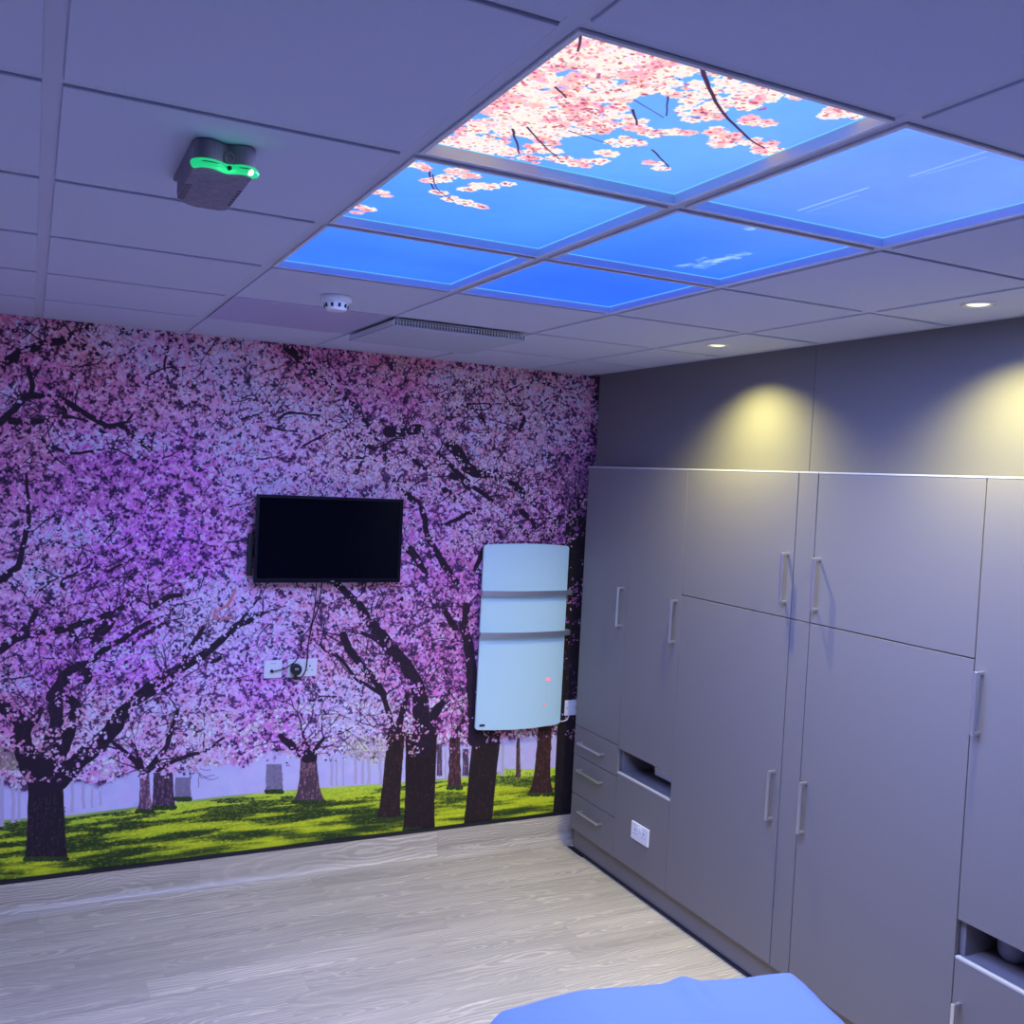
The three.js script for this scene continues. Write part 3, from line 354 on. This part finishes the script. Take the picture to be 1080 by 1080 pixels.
unit('wardrobe', 'widest grey wardrobe with a broad upper door over a taller lower door', -2.8155, -2.0865, [['upper_door', YS, YT, [1.6655, -2.7823]], ['lower_door', YP, YS, [0.8089, -2.7792]]]);
unit('wardrobe', 'grey wardrobe with an open slot holding two cups', -2.0865, -1.6281, [['door', YN1, YT, [1.3793, -2.0554]], ['lower_door', YP, YN0, [0.3215, -2.0554]]], true);
unit('wardrobe', 'plain tall grey wardrobe beyond the slot with two cups', -1.6281, -1.1407, [['door', YP, YT, [1.3793, -1.1718]]]);
unit('wardrobe', 'plain tall grey wardrobe at the bed end of the row', -1.1407, -0.6533, [['door', YP, YT, [1.3793, -1.1096]]]);
structure('baseboard_right', box(XF + 0.03, XF + 0.05, 0, YP, -4.5265, -0.6533), greyMat, 'grey recessed plinth under the wardrobes');
structure('trim_1', [box(XF + 0.020, XF + 0.03, 0, 0.012, -4.5265, -0.6533), box(XF + 0.010, XF + 0.03, 0.0002, 0.003, -4.5628, -4.4073)], trimDark, 'thin dark sealing strip along the foot of the plinth');

// ---------------------------------------------------------------- sockets and plates
function socket(name, label, position, rotY, { double = true, w = double ? 0.146 : 0.086, hgt = 0.086, blank = false, box: back = 0 } = {}, group) { // local: plate in xy facing +z, back at z = 0
  const t = thing(name, label, 'socket', position, group); t.rotation.y = rotY;
  part('plate', rbox(-w / 2, w / 2, -hgt / 2, hgt / 2, 0, 0.010, 0.004, 3), plasticWhite, t);
  if (back) part('pattress_box', rbox(-w / 2 + 0.002, w / 2 - 0.002, -hgt / 2 + 0.002, hgt / 2 - 0.002, -back, 0.001, 0.002), plasticWhite, t);
  if (!blank) for (const cx of double ? [-0.036, 0.036] : [0]) {
    part('pin_holes', [box(cx - 0.003, cx + 0.003, 0.004, 0.013, 0.0098, 0.0104), box(cx - 0.014, cx - 0.008, -0.013, -0.009, 0.0098, 0.0104), box(cx + 0.008, cx + 0.014, -0.013, -0.009, 0.0098, 0.0104)], holeMat, t);
    part('rocker_switch', rbox(cx * 0.28 - 0.006, cx * 0.28 + 0.006, 0.014, 0.034, 0.009, 0.014, 0.0015), plasticWhite, t);
  }
  return t;
}
socket('double_socket', 'white double socket on the lower panel below the open slot', [XF, 0.3257, -3.8535], -Math.PI / 2);
socket('double_socket', 'white double socket inside the open slot of the wardrobe', [XF + 0.110, 0.6316, -3.8369], -Math.PI / 2, { box: 0.089 });

// ---------------------------------------------------------------- television on its bracket
{
  const zf = ZB + 0.085, k = (ZB + 0.085) / ZB;
  const X = (x) => x * k, Y = (y) => EYE[1] + (y - EYE[1]) * k, x0 = X(0.962), x1 = X(1.692), y0 = Y(1.453), y1 = Y(1.871), w = x1 - x0, h = y1 - y0;
  const t = thing('television', 'black flat television mounted on the blossom mural', 'television', [(x0 + x1) / 2, (y0 + y1) / 2, zf]);
  const bezelMat = new THREE.MeshPhysicalMaterial({ color: lin(0.004, 0.005, 0.010), roughness: 0.4, specularIntensity: 0.4 }), screenMat = new THREE.MeshPhysicalMaterial({ color: lin(0.0015, 0.0015, 0.005), roughness: 0.12, specularIntensity: 0.35 });
  const s = new THREE.Shape([[-w / 2, -h / 2], [w / 2, -h / 2], [w / 2, h / 2], [-w / 2, h / 2]].map((p) => new THREE.Vector2(...p))), b = 0.011;
  s.holes.push(new THREE.Path([[-w / 2 + b, -h / 2 + b * 1.5], [-w / 2 + b, h / 2 - b], [w / 2 - b, h / 2 - b], [w / 2 - b, -h / 2 + b * 1.5]].map((p) => new THREE.Vector2(...p))));
  part('bezel', new THREE.ExtrudeGeometry(s, { depth: 0.014, bevelEnabled: true, bevelSize: 0.0015, bevelThickness: 0.0015, bevelSegments: 2 }).translate(0, 0, -0.0155), bezelMat, t);
  part('screen', box(-w / 2 + 0.005, w / 2 - 0.005, -h / 2 + 0.005, h / 2 - 0.005, -0.012, -0.003), screenMat, t);
  part('rear_housing', rbox(-w / 2 + 0.02, w / 2 - 0.02, -h / 2 + 0.02, h / 2 - 0.02, -0.05, -0.014, 0.01, 2), darkMat, t);
  part('maker_badge', box(0.008, 0.024, -h / 2 + 0.002, -h / 2 + 0.009, 0, 0.0006), std({ color: lin(0.35, 0.33, 0.3), roughness: 0.3, metalness: 0.6 }), t);
  part('sensor_foot', rbox(0.004, 0.03, -h / 2 - 0.010, -h / 2, -0.012, -0.002, 0.002), darkMat, t);
  const q = thing('wall_bracket', 'black metal wall bracket sticking out beside the television', 'bracket', [(x0 + x1) / 2, (y0 + y1) / 2, ZB]);
  part('wall_plate', rbox(-0.12, 0.12, -0.1, 0.1, 0.0005, 0.006, 0.002), darkMat, q);
  part('arm', rbox(-w / 2 - 0.02, -0.1, -0.09, -0.06, 0.006, 0.02, 0.002), darkMat, q);
  part('side_rail', rbox(-w / 2 - 0.022, -w / 2 + 0.002, -0.18, 0.02, 0.006, 0.035, 0.002), darkMat, q);
  part('mount_block', rbox(-0.06, 0.06, -0.06, 0.06, 0.006, 0.035, 0.002), darkMat, q);
  // wall plates and leads
  const zc = ZB + 0.0005, P = (px, py, off = 0) => { const [x, y] = onZ(px, py, ZB + off); return [x, y, ZB + off]; };
  const a = onZ(287.5, 705.5, ZB), d = onZ(318.5, 704, ZB);
  const pl = socket('aerial_plate', 'square white plate with a thin black lead plugged in', [a[0], a[1], zc], 0, { double: false, blank: true });
  part('aerial_jack', new THREE.CylinderGeometry(0.007, 0.008, 0.014, 16).rotateX(Math.PI / 2).translate(-0.006, -0.008, 0.016), darkMat, pl); part('print_line', box(-0.012, 0.014, 0.027, 0.029, 0.0098, 0.0103), std({ color: lin(0.25, 0.25, 0.28) }), pl);
  socket('double_socket', 'white double wall socket with a black plug below the television', [d[0], d[1], zc], 0);
  const plug = thing('power_plug', 'black moulded plug in the wall socket below the television', 'plug', [d[0] - 0.036, d[1] - 0.006, ZB + 0.0115]);
  const ps = new THREE.Shape(); ps.absellipse(0, 0.004, 0.023, 0.024, 0, 6.283); part('plug_body', new THREE.ExtrudeGeometry(ps, { depth: 0.026, bevelEnabled: true, bevelSize: 0.003, bevelThickness: 0.004, bevelSegments: 3 }).translate(0, 0, 0.004), darkMat, plug);
  part('cord_grip', new THREE.CylinderGeometry(0.006, 0.009, 0.022, 12).translate(0, -0.034, 0.014), darkMat, plug); part('fuse_cover', box(-0.009, 0.009, 0.004, 0.014, 0.0335, 0.0345), std({ color: lin(0.35, 0.35, 0.38), roughness: 0.5 }), plug);
  const lead = (name, label, pts, r) => { const m = shade(new THREE.Mesh(tube(pts, r, 60, 6), darkMat)); m.name = name; scene.add(m); m.userData = { label, category: 'cable' }; };
  lead('aerial_lead', 'thin black lead curving from the television to the square plate', [P(334, 612, 0.03), P(332, 640, 0.012), P(327, 662, 0.012), P(319, 672, 0.012), P(317, 688, 0.012), P(311, 698, 0.02), P(300, 705, 0.024), [a[0] - 0.006, a[1] - 0.008, ZB + 0.026]], 0.0026);
  lead('power_lead', 'black power lead hanging from the television to the plug', [P(340, 612, 0.03), P(336, 640, 0.010), P(329, 660, 0.012), P(325, 682, 0.014), P(324, 697, 0.018), P(322, 708, 0.024), P(316, 716, 0.026), [d[0] - 0.036, d[1] - 0.050, ZB + 0.026]], 0.0032);
}

// ---------------------------------------------------------------- glass panel heater with two towel bars
{
  const HZ = 0.045, kk = (ZB + HZ) / ZB, yc = EYE[1] + (1.156 - EYE[1]) * kk, xc = 2.411 * kk, w = 0.515 * kk, hh = 0.985 * kk;
  const t = thing('panel_heater', 'tall white curved glass heater with two metal towel bars', 'heater', [xc, yc, ZB + HZ]);
  const bulge = (x) => 0.030 * (1 - (2 * x / w) ** 2), R = 0.014;
  const corner = (x) => { const e = Math.max(0, Math.abs(x) - (w / 2 - R)); return R - Math.sqrt(Math.max(0, R * R - e * e)); };
  const yt = (x) => hh / 2 + 0.012 * (1 - (2 * x / w) ** 2) - corner(x), yb = (x) => -hh / 2 - 0.006 * (1 - (2 * x / w) ** 2) + corner(x);
  const us = []; for (let i = 0; i <= 40; i++) us.push(-Math.cos(i / 40 * Math.PI) * w / 2);
  const pos = [], idx = [], NT = 6, n = us.length;
  for (const off of [0, -0.012]) for (const x of us) for (let j = 0; j <= NT; j++) pos.push(x, lerp(yb(x), yt(x), j / NT), bulge(x) + off);
  const id = (s, i, j) => s * n * (NT + 1) + i * (NT + 1) + j;
  for (let i = 0; i < n - 1; i++) { for (let j = 0; j < NT; j++) { const q = [id(0, i, j), id(0, i + 1, j), id(0, i + 1, j + 1), id(0, i, j + 1)], b = [id(1, i, j), id(1, i + 1, j), id(1, i + 1, j + 1), id(1, i, j + 1)]; idx.push(q[0], q[1], q[2], q[0], q[2], q[3], b[0], b[2], b[1], b[0], b[3], b[2]); }
    for (const j of [0, NT]) { const a = id(0, i, j), b = id(0, i + 1, j), c = id(1, i, j), d = id(1, i + 1, j); j ? idx.push(a, b, c, b, d, c) : idx.push(a, c, b, b, c, d); } }
  for (const i of [0, n - 1]) for (let j = 0; j < NT; j++) { const a = id(0, i, j), b = id(0, i, j + 1), c = id(1, i, j), d = id(1, i, j + 1); i ? idx.push(a, c, b, b, c, d) : idx.push(a, b, c, b, d, c); }
  let g = new THREE.BufferGeometry(); g.setAttribute('position', new THREE.Float32BufferAttribute(pos, 3)); g.setIndex(idx); g = g.toNonIndexed(); g.computeVertexNormals();
  { // smooth the bent front by its own curve
    const p = g.attributes.position, nn = g.attributes.normal; for (let i = 0; i < p.count; i++) if (Math.abs(nn.getZ(i)) > 0.7) { const s = Math.sign(nn.getZ(i)), dz = -0.030 * 8 * p.getX(i) / (w * w), v = new THREE.Vector3(-dz, 0, 1).normalize().multiplyScalar(s); nn.setXYZ(i, v.x, v.y, v.z); } }
  part('glass_panel', g, new THREE.MeshPhysicalMaterial({ color: lin(0.60, 0.86, 0.86), roughness: 0.45 }), t);
  part('rear_box', rbox(-w / 2 + 0.06, w / 2 - 0.06, -hh / 2 + 0.06, hh / 2 - 0.06, -HZ + 0.001, 0.0, 0.004), whiteMat, t);
  for (const [px, py] of [[554.5, 626], [552, 669.5]]) {
    const y = onZ(px, py, ZB + HZ + 0.06)[1] - yc, bar = [], wb = w / 2 + 0.012, seg = 24, pp = [], ii = [];
    for (let i = 0; i <= seg; i++) { const x = lerp(-wb, wb, i / seg), z = 0.034 + 0.030 * (1 - (x / wb) ** 2); for (const [dy, dz] of [[-0.013, 0.004], [0.013, 0.004], [0.013, -0.004], [-0.013, -0.004]]) pp.push(x, y + dy, z + dz); }
    for (let i = 0; i < seg; i++) for (let k = 0; k < 4; k++) { const a = i * 4 + k, b = i * 4 + (k + 1) % 4; ii.push(a, b + 4, b, a, a + 4, b + 4); }
    ii.push(0, 1, 2, 0, 2, 3); const e = seg * 4; ii.push(e, e + 2, e + 1, e, e + 3, e + 2);
    let bg = new THREE.BufferGeometry(); bg.setAttribute('position', new THREE.Float32BufferAttribute(pp, 3)); bg.setIndex(ii); bg = bg.toNonIndexed(); bg.computeVertexNormals();
    const m = part('towel_bar', bg, std({ color: lin(0.62, 0.62, 0.66), roughness: 0.38, metalness: 0.9 }), t);
    part('end_bracket', rbox(-wb - 0.002, -wb + 0.008, y - 0.014, y + 0.014, -0.012, 0.038, 0.002), steelMat, m); part('end_bracket', rbox(wb - 0.008, wb + 0.002, y - 0.014, y + 0.014, -0.012, 0.038, 0.002), steelMat, m);
  }
  // red display digits and the red power light under the glass
  const red = std({ color: lin(0.2, 0.02, 0.02), emissive: lin(1.0, 0.10, 0.12), emissiveIntensity: 1.5 });
  const at = (px, py) => { const [x, y] = onZ(px, py, ZB + HZ + 0.012); return [x - xc, y - yc]; };
  const seg7 = (cx, cy, sc, on) => { const s = { a: [0, 1, 1, 0.2], g: [0, 0, 1, 0.2], d: [0, -1, 1, 0.2], f: [-0.5, 0.5, 0.2, 1], b: [0.5, 0.5, 0.2, 1], e: [-0.5, -0.5, 0.2, 1], c: [0.5, -0.5, 0.2, 1] }; return [...on].map((k) => { const [x, y, a, b] = s[k]; const X = cx + x * sc, Z = bulge(X); return box(X - a * sc / 2, X + a * sc / 2, cy + (y - b / 2) * sc, cy + (y + b / 2) * sc, Z + 0.0002, Z + 0.0012); }); };
  const [dx, dy] = at(577, 716), [lx, ly] = at(573, 742.5);
  part('led_display', [...seg7(dx - 0.013, dy, 0.008, 'bc'), ...seg7(dx - 0.001, dy, 0.008, 'abcdefg'), ...seg7(dx + 0.012, dy, 0.008, 'abcdefg')], red, t);
  part('led_indicator', new THREE.SphereGeometry(0.006, 16, 10).scale(1, 1, 0.25).translate(lx, ly, bulge(lx) + 0.0008), red, t);
  const marks = []; for (let i = 1; i < 4; i++) { const [x, y] = at(577 - i * 0.6, 716 + i * 6.2); marks.push(box(x - 0.002, x + 0.002, y - 0.002, y + 0.002, bulge(x), bulge(x) + 0.0006)); }
  const markMat = std({ color: lin(0.35, 0.42, 0.48) }); for (const k of marks) part('touch_mark', k, markMat, t);
  const [bx, by] = at(509.5, 765.5); part('maker_badge', rbox(bx - 0.020, bx + 0.022, by - 0.005, by + 0.007, bulge(bx), bulge(bx) + 0.002, 0.001), std({ color: lin(0.03, 0.025, 0.03), roughness: 0.3 }), t);
  // connection box and flex
  const c = onZ(602, 746, ZB), s = socket('connection_box', 'small white connection box behind the wardrobe end beside the heater', [c[0], c[1], ZB + 0.0005], 0, { double: false, blank: true });
  for (const x of [-0.028, 0.028]) part('screw_hole', new THREE.CylinderGeometry(0.003, 0.003, 0.001, 10).rotateX(Math.PI / 2).translate(x, 0, 0.0101), holeMat, s);
  const f = shade(new THREE.Mesh(tube([[c[0] - 0.015, c[1] - 0.043, ZB + 0.008], [c[0] - 0.022, c[1] - 0.062, ZB + 0.009], [c[0] - 0.05, c[1] - 0.072, ZB + 0.009], [c[0] - 0.10, c[1] - 0.066, ZB + 0.012], [xc + w / 2 - 0.09, c[1] - 0.03, ZB + 0.012]], 0.0038, 40, 8), plasticWhite)); f.name = 'heater_flex'; scene.add(f); f.userData = { label: 'short white flex looping from the connection box to the heater', category: 'cable' };
}

// ---------------------------------------------------------------- fittings on the ceiling
{ // air vent panel
  const xc = GX + PX * 1.5, zc = GZ - PZ * 4.5, hw = PX / 2 - 0.014, hd = PZ / 2 - 0.014, D = 0.032;
  const t = thing('air_vent', 'white square ceiling air vent with a slotted edge and flat dropped plate', 'vent', [xc, H, zc]);
  part('front_plate', rbox(-hw, hw, -D, -D + 0.006, -hd, hd, 0.002), std({ color: lin(0.46, 0.48, 0.60), roughness: 0.75 }), t);
  const ph = hw - 0.03, pd = hd - 0.03; // open sheet-metal box above the plate
  part('plenum', [box(-ph, ph, 0.118, 0.12, -pd, pd), box(-ph, ph, 0.004, 0.118, -pd, -pd + 0.002), box(-ph, ph, 0.004, 0.118, pd - 0.002, pd), box(-ph, -ph + 0.002, 0.004, 0.118, -pd, pd), box(ph - 0.002, ph, 0.004, 0.118, -pd, pd)], std({ color: lin(0.36, 0.36, 0.38), roughness: 0.5, metalness: 0.5 }), t);
  part('top_flange', [box(-hw, hw, 0.004, 0.008, -hd, -hd + 0.05), box(-hw, hw, 0.004, 0.008, hd - 0.05, hd), box(-hw, -hw + 0.05, 0.004, 0.008, -hd + 0.05, hd - 0.05), box(hw - 0.05, hw, 0.004, 0.008, -hd + 0.05, hd - 0.05)], railMat, t);
  const grille = (z) => { const list = [box(-hw + 0.004, hw - 0.004, -D + 0.0175, -D + 0.0195, z - 0.002, z + 0.002), box(-hw + 0.004, hw - 0.004, -D + 0.027, -D + 0.0295, z - 0.002, z + 0.002)]; for (let i = 0; i <= 46; i++) { const x = lerp(-hw + 0.005, hw - 0.005, i / 46); list.push(box(x - 0.002, x + 0.002, -D + 0.005, -D + 0.0295, z - 0.002, z + 0.002)); } return list; };
  part('side_grille', grille(hd - 0.004), whiteMat, t); part('side_grille', grille(-hd + 0.004), whiteMat, t);
  for (const k of [-1, 1]) part('side_strip', box(k * hw - (k > 0 ? 0.006 : 0), k * hw + (k > 0 ? 0 : 0.006), -D + 0.005, -D + 0.024, -hd, hd), whiteMat, t);
  for (const a of [-1, 1]) for (const b of [-1, 1]) part('hanger', box(a * (hw - 0.025) - 0.005, a * (hw - 0.025) + 0.005, -D + 0.005, 0.006, b * (hd - 0.025) - 0.005, b * (hd - 0.025) + 0.005), railMat, t);
}
{ // smoke alarm
  const t = thing('smoke_alarm', 'small round white smoke alarm on a ceiling tile', 'smoke alarm', [0.905, H, -3.235]);
  const lathe = (a) => new THREE.LatheGeometry(a.map(([x, y]) => new THREE.Vector2(x, y)), 40);
  part('base', lathe([[0.0001, -0.022], [0.046, -0.022], [0.051, -0.018], [0.052, -0.004], [0.050, 0]]), plasticWhite, t);
  part('chamber', lathe([[0.0001, -0.050], [0.030, -0.050], [0.034, -0.047], [0.039, -0.030], [0.041, -0.022]]), plasticWhite, t);
  for (let k = 0; k < 10; k++) { const a = k / 10 * 6.283, g = box(-0.004, 0.004, -0.040, -0.028, 0.0360, 0.0405); g.rotateY(a); part('air_slot', g, holeMat, t); }
}
{ // emergency light with a glowing green strip
  const t = thing('emergency_light', 'grey ceiling emergency light with a glowing green strip', 'emergency light', [0.300, H, -1.985]);
  const W = 0.055, L = 0.16, D = 0.050, s = new THREE.Shape();
  const near = (x) => L - 0.004 - 0.016 * Math.exp(-(((x - 0.004) / 0.018) ** 2)) - 0.020 * Math.pow(Math.abs(x) / W, 6);
  s.moveTo(-W, near(-W)); for (let i = 1; i <= 28; i++) { const x = lerp(-W, W, i / 28); s.lineTo(x, near(x)); }
  s.lineTo(W, -L + 0.03); s.quadraticCurveTo(W, -L, W - 0.03, -L + 0.003); s.lineTo(0.010, -L); s.lineTo(0.004, -L + 0.004); s.lineTo(-0.002, -L); s.lineTo(-0.012, -L + 0.002); s.quadraticCurveTo(-W + 0.008, -L + 0.018, -W, -L + 0.075);
  const caseTex = (() => { const c = canvas(256, 640), g = c.getContext('2d'), r = rng(91); g.fillStyle = 'rgb(128,122,138)'; g.fillRect(0, 0, 256, 640); for (let i = 0; i < 900; i++) { g.fillStyle = `rgba(${r() < 0.5 ? '92,86,104' : '152,146,160'},0.16)`; g.beginPath(); g.ellipse(r() * 256, r() * 640, 3 + 22 * r(), 3 + 14 * r(), r() * 3, 0, 6.3); g.fill(); } return canvasTexture(c); })();
  const caseMat = std({ map: caseTex, roughness: 0.55 });
  const g = new THREE.ExtrudeGeometry(s, { depth: D - 0.010, bevelEnabled: true, bevelSize: 0.004, bevelThickness: 0.005, bevelSegments: 3, bevelOffset: -0.004, curveSegments: 12 });
  g.rotateX(Math.PI / 2).translate(0, -0.005, 0); planeUV(g, (x) => (x + W) / (2 * W), (x, y, z) => (z + L) / (2 * L)); part('case', g, caseMat, t);
  part('base_plate', rbox(-W - 0.002, W + 0.002, -0.010, 0, -L + 0.02, L - 0.030, 0.004, 2), caseMat, t);
  part('screw_boss', [new THREE.CylinderGeometry(0.013, 0.014, 0.03, 24).rotateX(Math.PI / 2).translate(0.006, -0.026, near(0.006) - 0.012)], caseMat, t);
  part('screw_cap', new THREE.TorusGeometry(0.008, 0.002, 8, 20).translate(0.006, -0.026, near(0.006) + 0.004), caseMat, t);
  const green = std({ color: lin(0.02, 0.25, 0.08), emissive: lin(0.01, 0.62, 0.22), emissiveIntensity: 0.9, roughness: 0.2 });
  const pts = []; for (let i = 0; i <= 30; i++) { const x = lerp(-W + 0.001, W - 0.001, i / 30); pts.push([x, -D + 0.006 - 0.001, near(x) - 0.001]); }
  part('light_strip', tube(pts, 0.0085, 60, 12), green, t);
  part('light_band', (() => { const b = new THREE.Shape(); b.moveTo(-W + 0.002, near(-W)); for (let i = 1; i <= 28; i++) { const x = lerp(-W + 0.002, W - 0.002, i / 28); b.lineTo(x, near(x)); } for (let i = 28; i >= 0; i--) { const x = lerp(-W + 0.002, W - 0.002, i / 28); b.lineTo(x, near(x) - 0.012 - 0.006 * (x / W)); } const q = new THREE.ExtrudeGeometry(b, { depth: 0.004, bevelEnabled: false }); q.rotateX(Math.PI / 2).translate(0, -D + 0.003, 0); return q; })(), green, t);
  part('led_bulb', new THREE.SphereGeometry(0.0065, 16, 12).translate(0.042, -D + 0.002, near(0.042) + 0.003), std({ color: 0x000000, emissive: lin(0.7, 1, 0.75), emissiveIntensity: 1.6 }), t);
  part('seam', tube(pts.map(([x, y, z]) => [x, y + 0.0005, z + 0.0087]), 0.0009, 60, 6), holeMat, t);
  part('strip_clip', new THREE.CylinderGeometry(0.004, 0.004, 0.006, 12).rotateX(Math.PI / 2).translate(0.006, -D + 0.004, near(0.006) + 0.008), holeMat, t);
  const ribs = []; for (let i = 0; i < 9; i++) { ribs.push(box(-W + 0.004, -W + 0.016, -D - 0.0006, -D + 0.001, -0.105 + i * 0.014, -0.100 + i * 0.014)); if (i < 6) ribs.push(box(W - 0.010, W - 0.003, -D - 0.0006, -D + 0.001, -0.095 + i * 0.022, -0.084 + i * 0.022)); }
  const slotMat = std({ color: lin(0.06, 0.055, 0.08), roughness: 0.7 }); for (const rib of ribs) part('vent_slot', rib, slotMat, t);
  const l = new THREE.PointLight(lin(0.05, 1, 0.4), 0.0016, 0, 2); l.name = 'emergency_light_glow'; l.position.set(0, -D - 0.014, near(0) + 0.012); l.castShadow = true; l.shadow.radius = 0.3; t.add(l);
}

// ---------------------------------------------------------------- cups in the open slot
{
  const cupMat = std({ color: lin(0.30, 0.28, 0.34), roughness: 0.4 });
  const [cx, cz] = [2.8435, -1.9962];
  const mk = (x, z, label) => { const t = thing('cup', label, 'cup', [x, YN0 + 0.0045, z], 'cups in the open slot'); part('bowl', new THREE.LatheGeometry([[0.0001, 0.001], [0.026, 0.001], [0.030, 0.003], [0.040, 0.014], [0.045, 0.030], [0.047, 0.092], [0.0445, 0.092], [0.042, 0.032], [0.036, 0.014], [0.0001, 0.008]].map(([a, b]) => new THREE.Vector2(a, b)), 40), cupMat, t); const hd = new THREE.TorusGeometry(0.024, 0.005, 8, 24, Math.PI).rotateZ(-Math.PI / 2).translate(0.044, 0.05, 0); part('handle', hd, cupMat, t); };
  mk(cx, cz, 'dark rounded cup in the wardrobe slot, next to the slot side'); mk(cx + 0.005, cz + 0.115, 'dark rounded cup deeper along the wardrobe slot');
}

// ---------------------------------------------------------------- bed with a pale blue sheet
{
  const bx0 = 1.00, bx1 = 1.925, bz0 = -2.17, bz1 = -0.15, yt = 0.672, cx = 1.345, cz = -1.165, turn = -0.2, hw = (bx1 - bx0) / 2, hd = (bz1 - bz0) / 2;
  const t = thing('bed', 'single bed under a pale blue sheet beside the wardrobes', 'bed', [cx, 0, cz]); t.rotation.y = turn;
  part('frame', rbox(-hw + 0.09, hw - 0.05, 0.22, 0.40, -hd + 0.09, hd - 0.05, 0.01, 2), std({ color: lin(0.35, 0.34, 0.36), roughness: 0.6 }), t);
  part('mattress', rbox(-hw + 0.11, hw - 0.06, 0.40, yt - 0.085, -hd + 0.10, hd - 0.06, 0.05, 4), whiteMat, t);
  for (const [a, b] of [[-1, -1], [1, -1], [-1, 1], [1, 1]]) part('leg', cyl(0.022, 0.018, 0.22, a * (hw - 0.14), 0.11, b * (hd - 0.14)), darkMat, t);
  // sheet: a grid that lies on the mattress and hangs over the edges
  const N = 90, K = 150, rr = 0.075, drop = 0.24, pos = [], uv = [], idx = [];
  const fold = (s, half) => { // arc length from the middle to (outward offset, fall)
    const flat = half - rr, a = Math.abs(s), sg = Math.sign(s); if (a <= flat) return [s, 0]; const e = a - flat, q = rr * Math.PI / 2; if (e <= q) { const th = e / rr; return [sg * (flat + rr * Math.sin(th)), rr * (1 - Math.cos(th))]; } return [sg * (half + 0.04 * (e - q)), rr + (e - q)]; };
  const SX = hw - rr + rr * Math.PI / 2 + drop, SZ = hd - rr + rr * Math.PI / 2 + drop;
  for (let j = 0; j <= K; j++) for (let i = 0; i <= N; i++) {
    const sx = lerp(-SX, SX, i / N), sz = lerp(-SZ, SZ, j / K); let [x, fx] = fold(sx, hw), [z, fz] = fold(sz, hd); const both = Math.min(fx, fz);
    let y = yt - Math.max(fx, fz) - 0.15 * both; const kx = clamp(fx / rr), kz = clamp(fz / rr), cr = (sx < 0 ? 0.19 : 0.08) * kx * kz; x -= Math.sign(x) * cr; z -= Math.sign(z) * cr;
    const top = 1 - clamp(Math.max(fx, fz) / rr);
    y += 0.012 * top * nz(sx * 2.2, sz * 2.0, 3) + 0.0028 * nz(sx * 5 + sz * 3, sz * 22 + sx * 5, 1) + 0.018 * Math.exp(-(((sx - 0.09) / 0.035) ** 2)) * smooth(-sz, hd - 0.42, hd - 0.06) * (1 - clamp(fz / 0.2));
    y += -0.045 * smooth(-sx, 0.18, 0.46) * top; // sags towards the room side
    if (fx > rr || fz > rr) { const w = 0.012 * nz(sx * 9, sz * 9, 5) * clamp((Math.max(fx, fz) - rr) / 0.1); if (fx > fz) x += w; else z += w; }
    pos.push(x, y + 0.004, z); uv.push(sx, sz);
  }
  for (let j = 0; j < K; j++) for (let i = 0; i < N; i++) { const a = j * (N + 1) + i, b = a + 1, c = a + N + 1, d = c + 1; idx.push(a, c, b, b, c, d); }
  const g = new THREE.BufferGeometry(); g.setAttribute('position', new THREE.Float32BufferAttribute(pos, 3)); g.setAttribute('uv', new THREE.Float32BufferAttribute(uv, 2)); g.setIndex(idx); g.computeVertexNormals();
  const weave = fineBump.clone(); weave.repeat.set(6, 6);
  const m = shade(new THREE.Mesh(g, std({ color: lin(0.115, 0.185, 0.46), roughness: 0.9, side: THREE.DoubleSide, bumpMap: weave, bumpScale: 0.0004 }))); m.name = 'bed_sheet'; m.position.set(cx, 0, cz); m.rotation.y = turn; scene.add(m); m.userData = { label: 'smooth pale blue sheet draped over the bed', category: 'sheet' };
}

renderer.render(scene, camera);
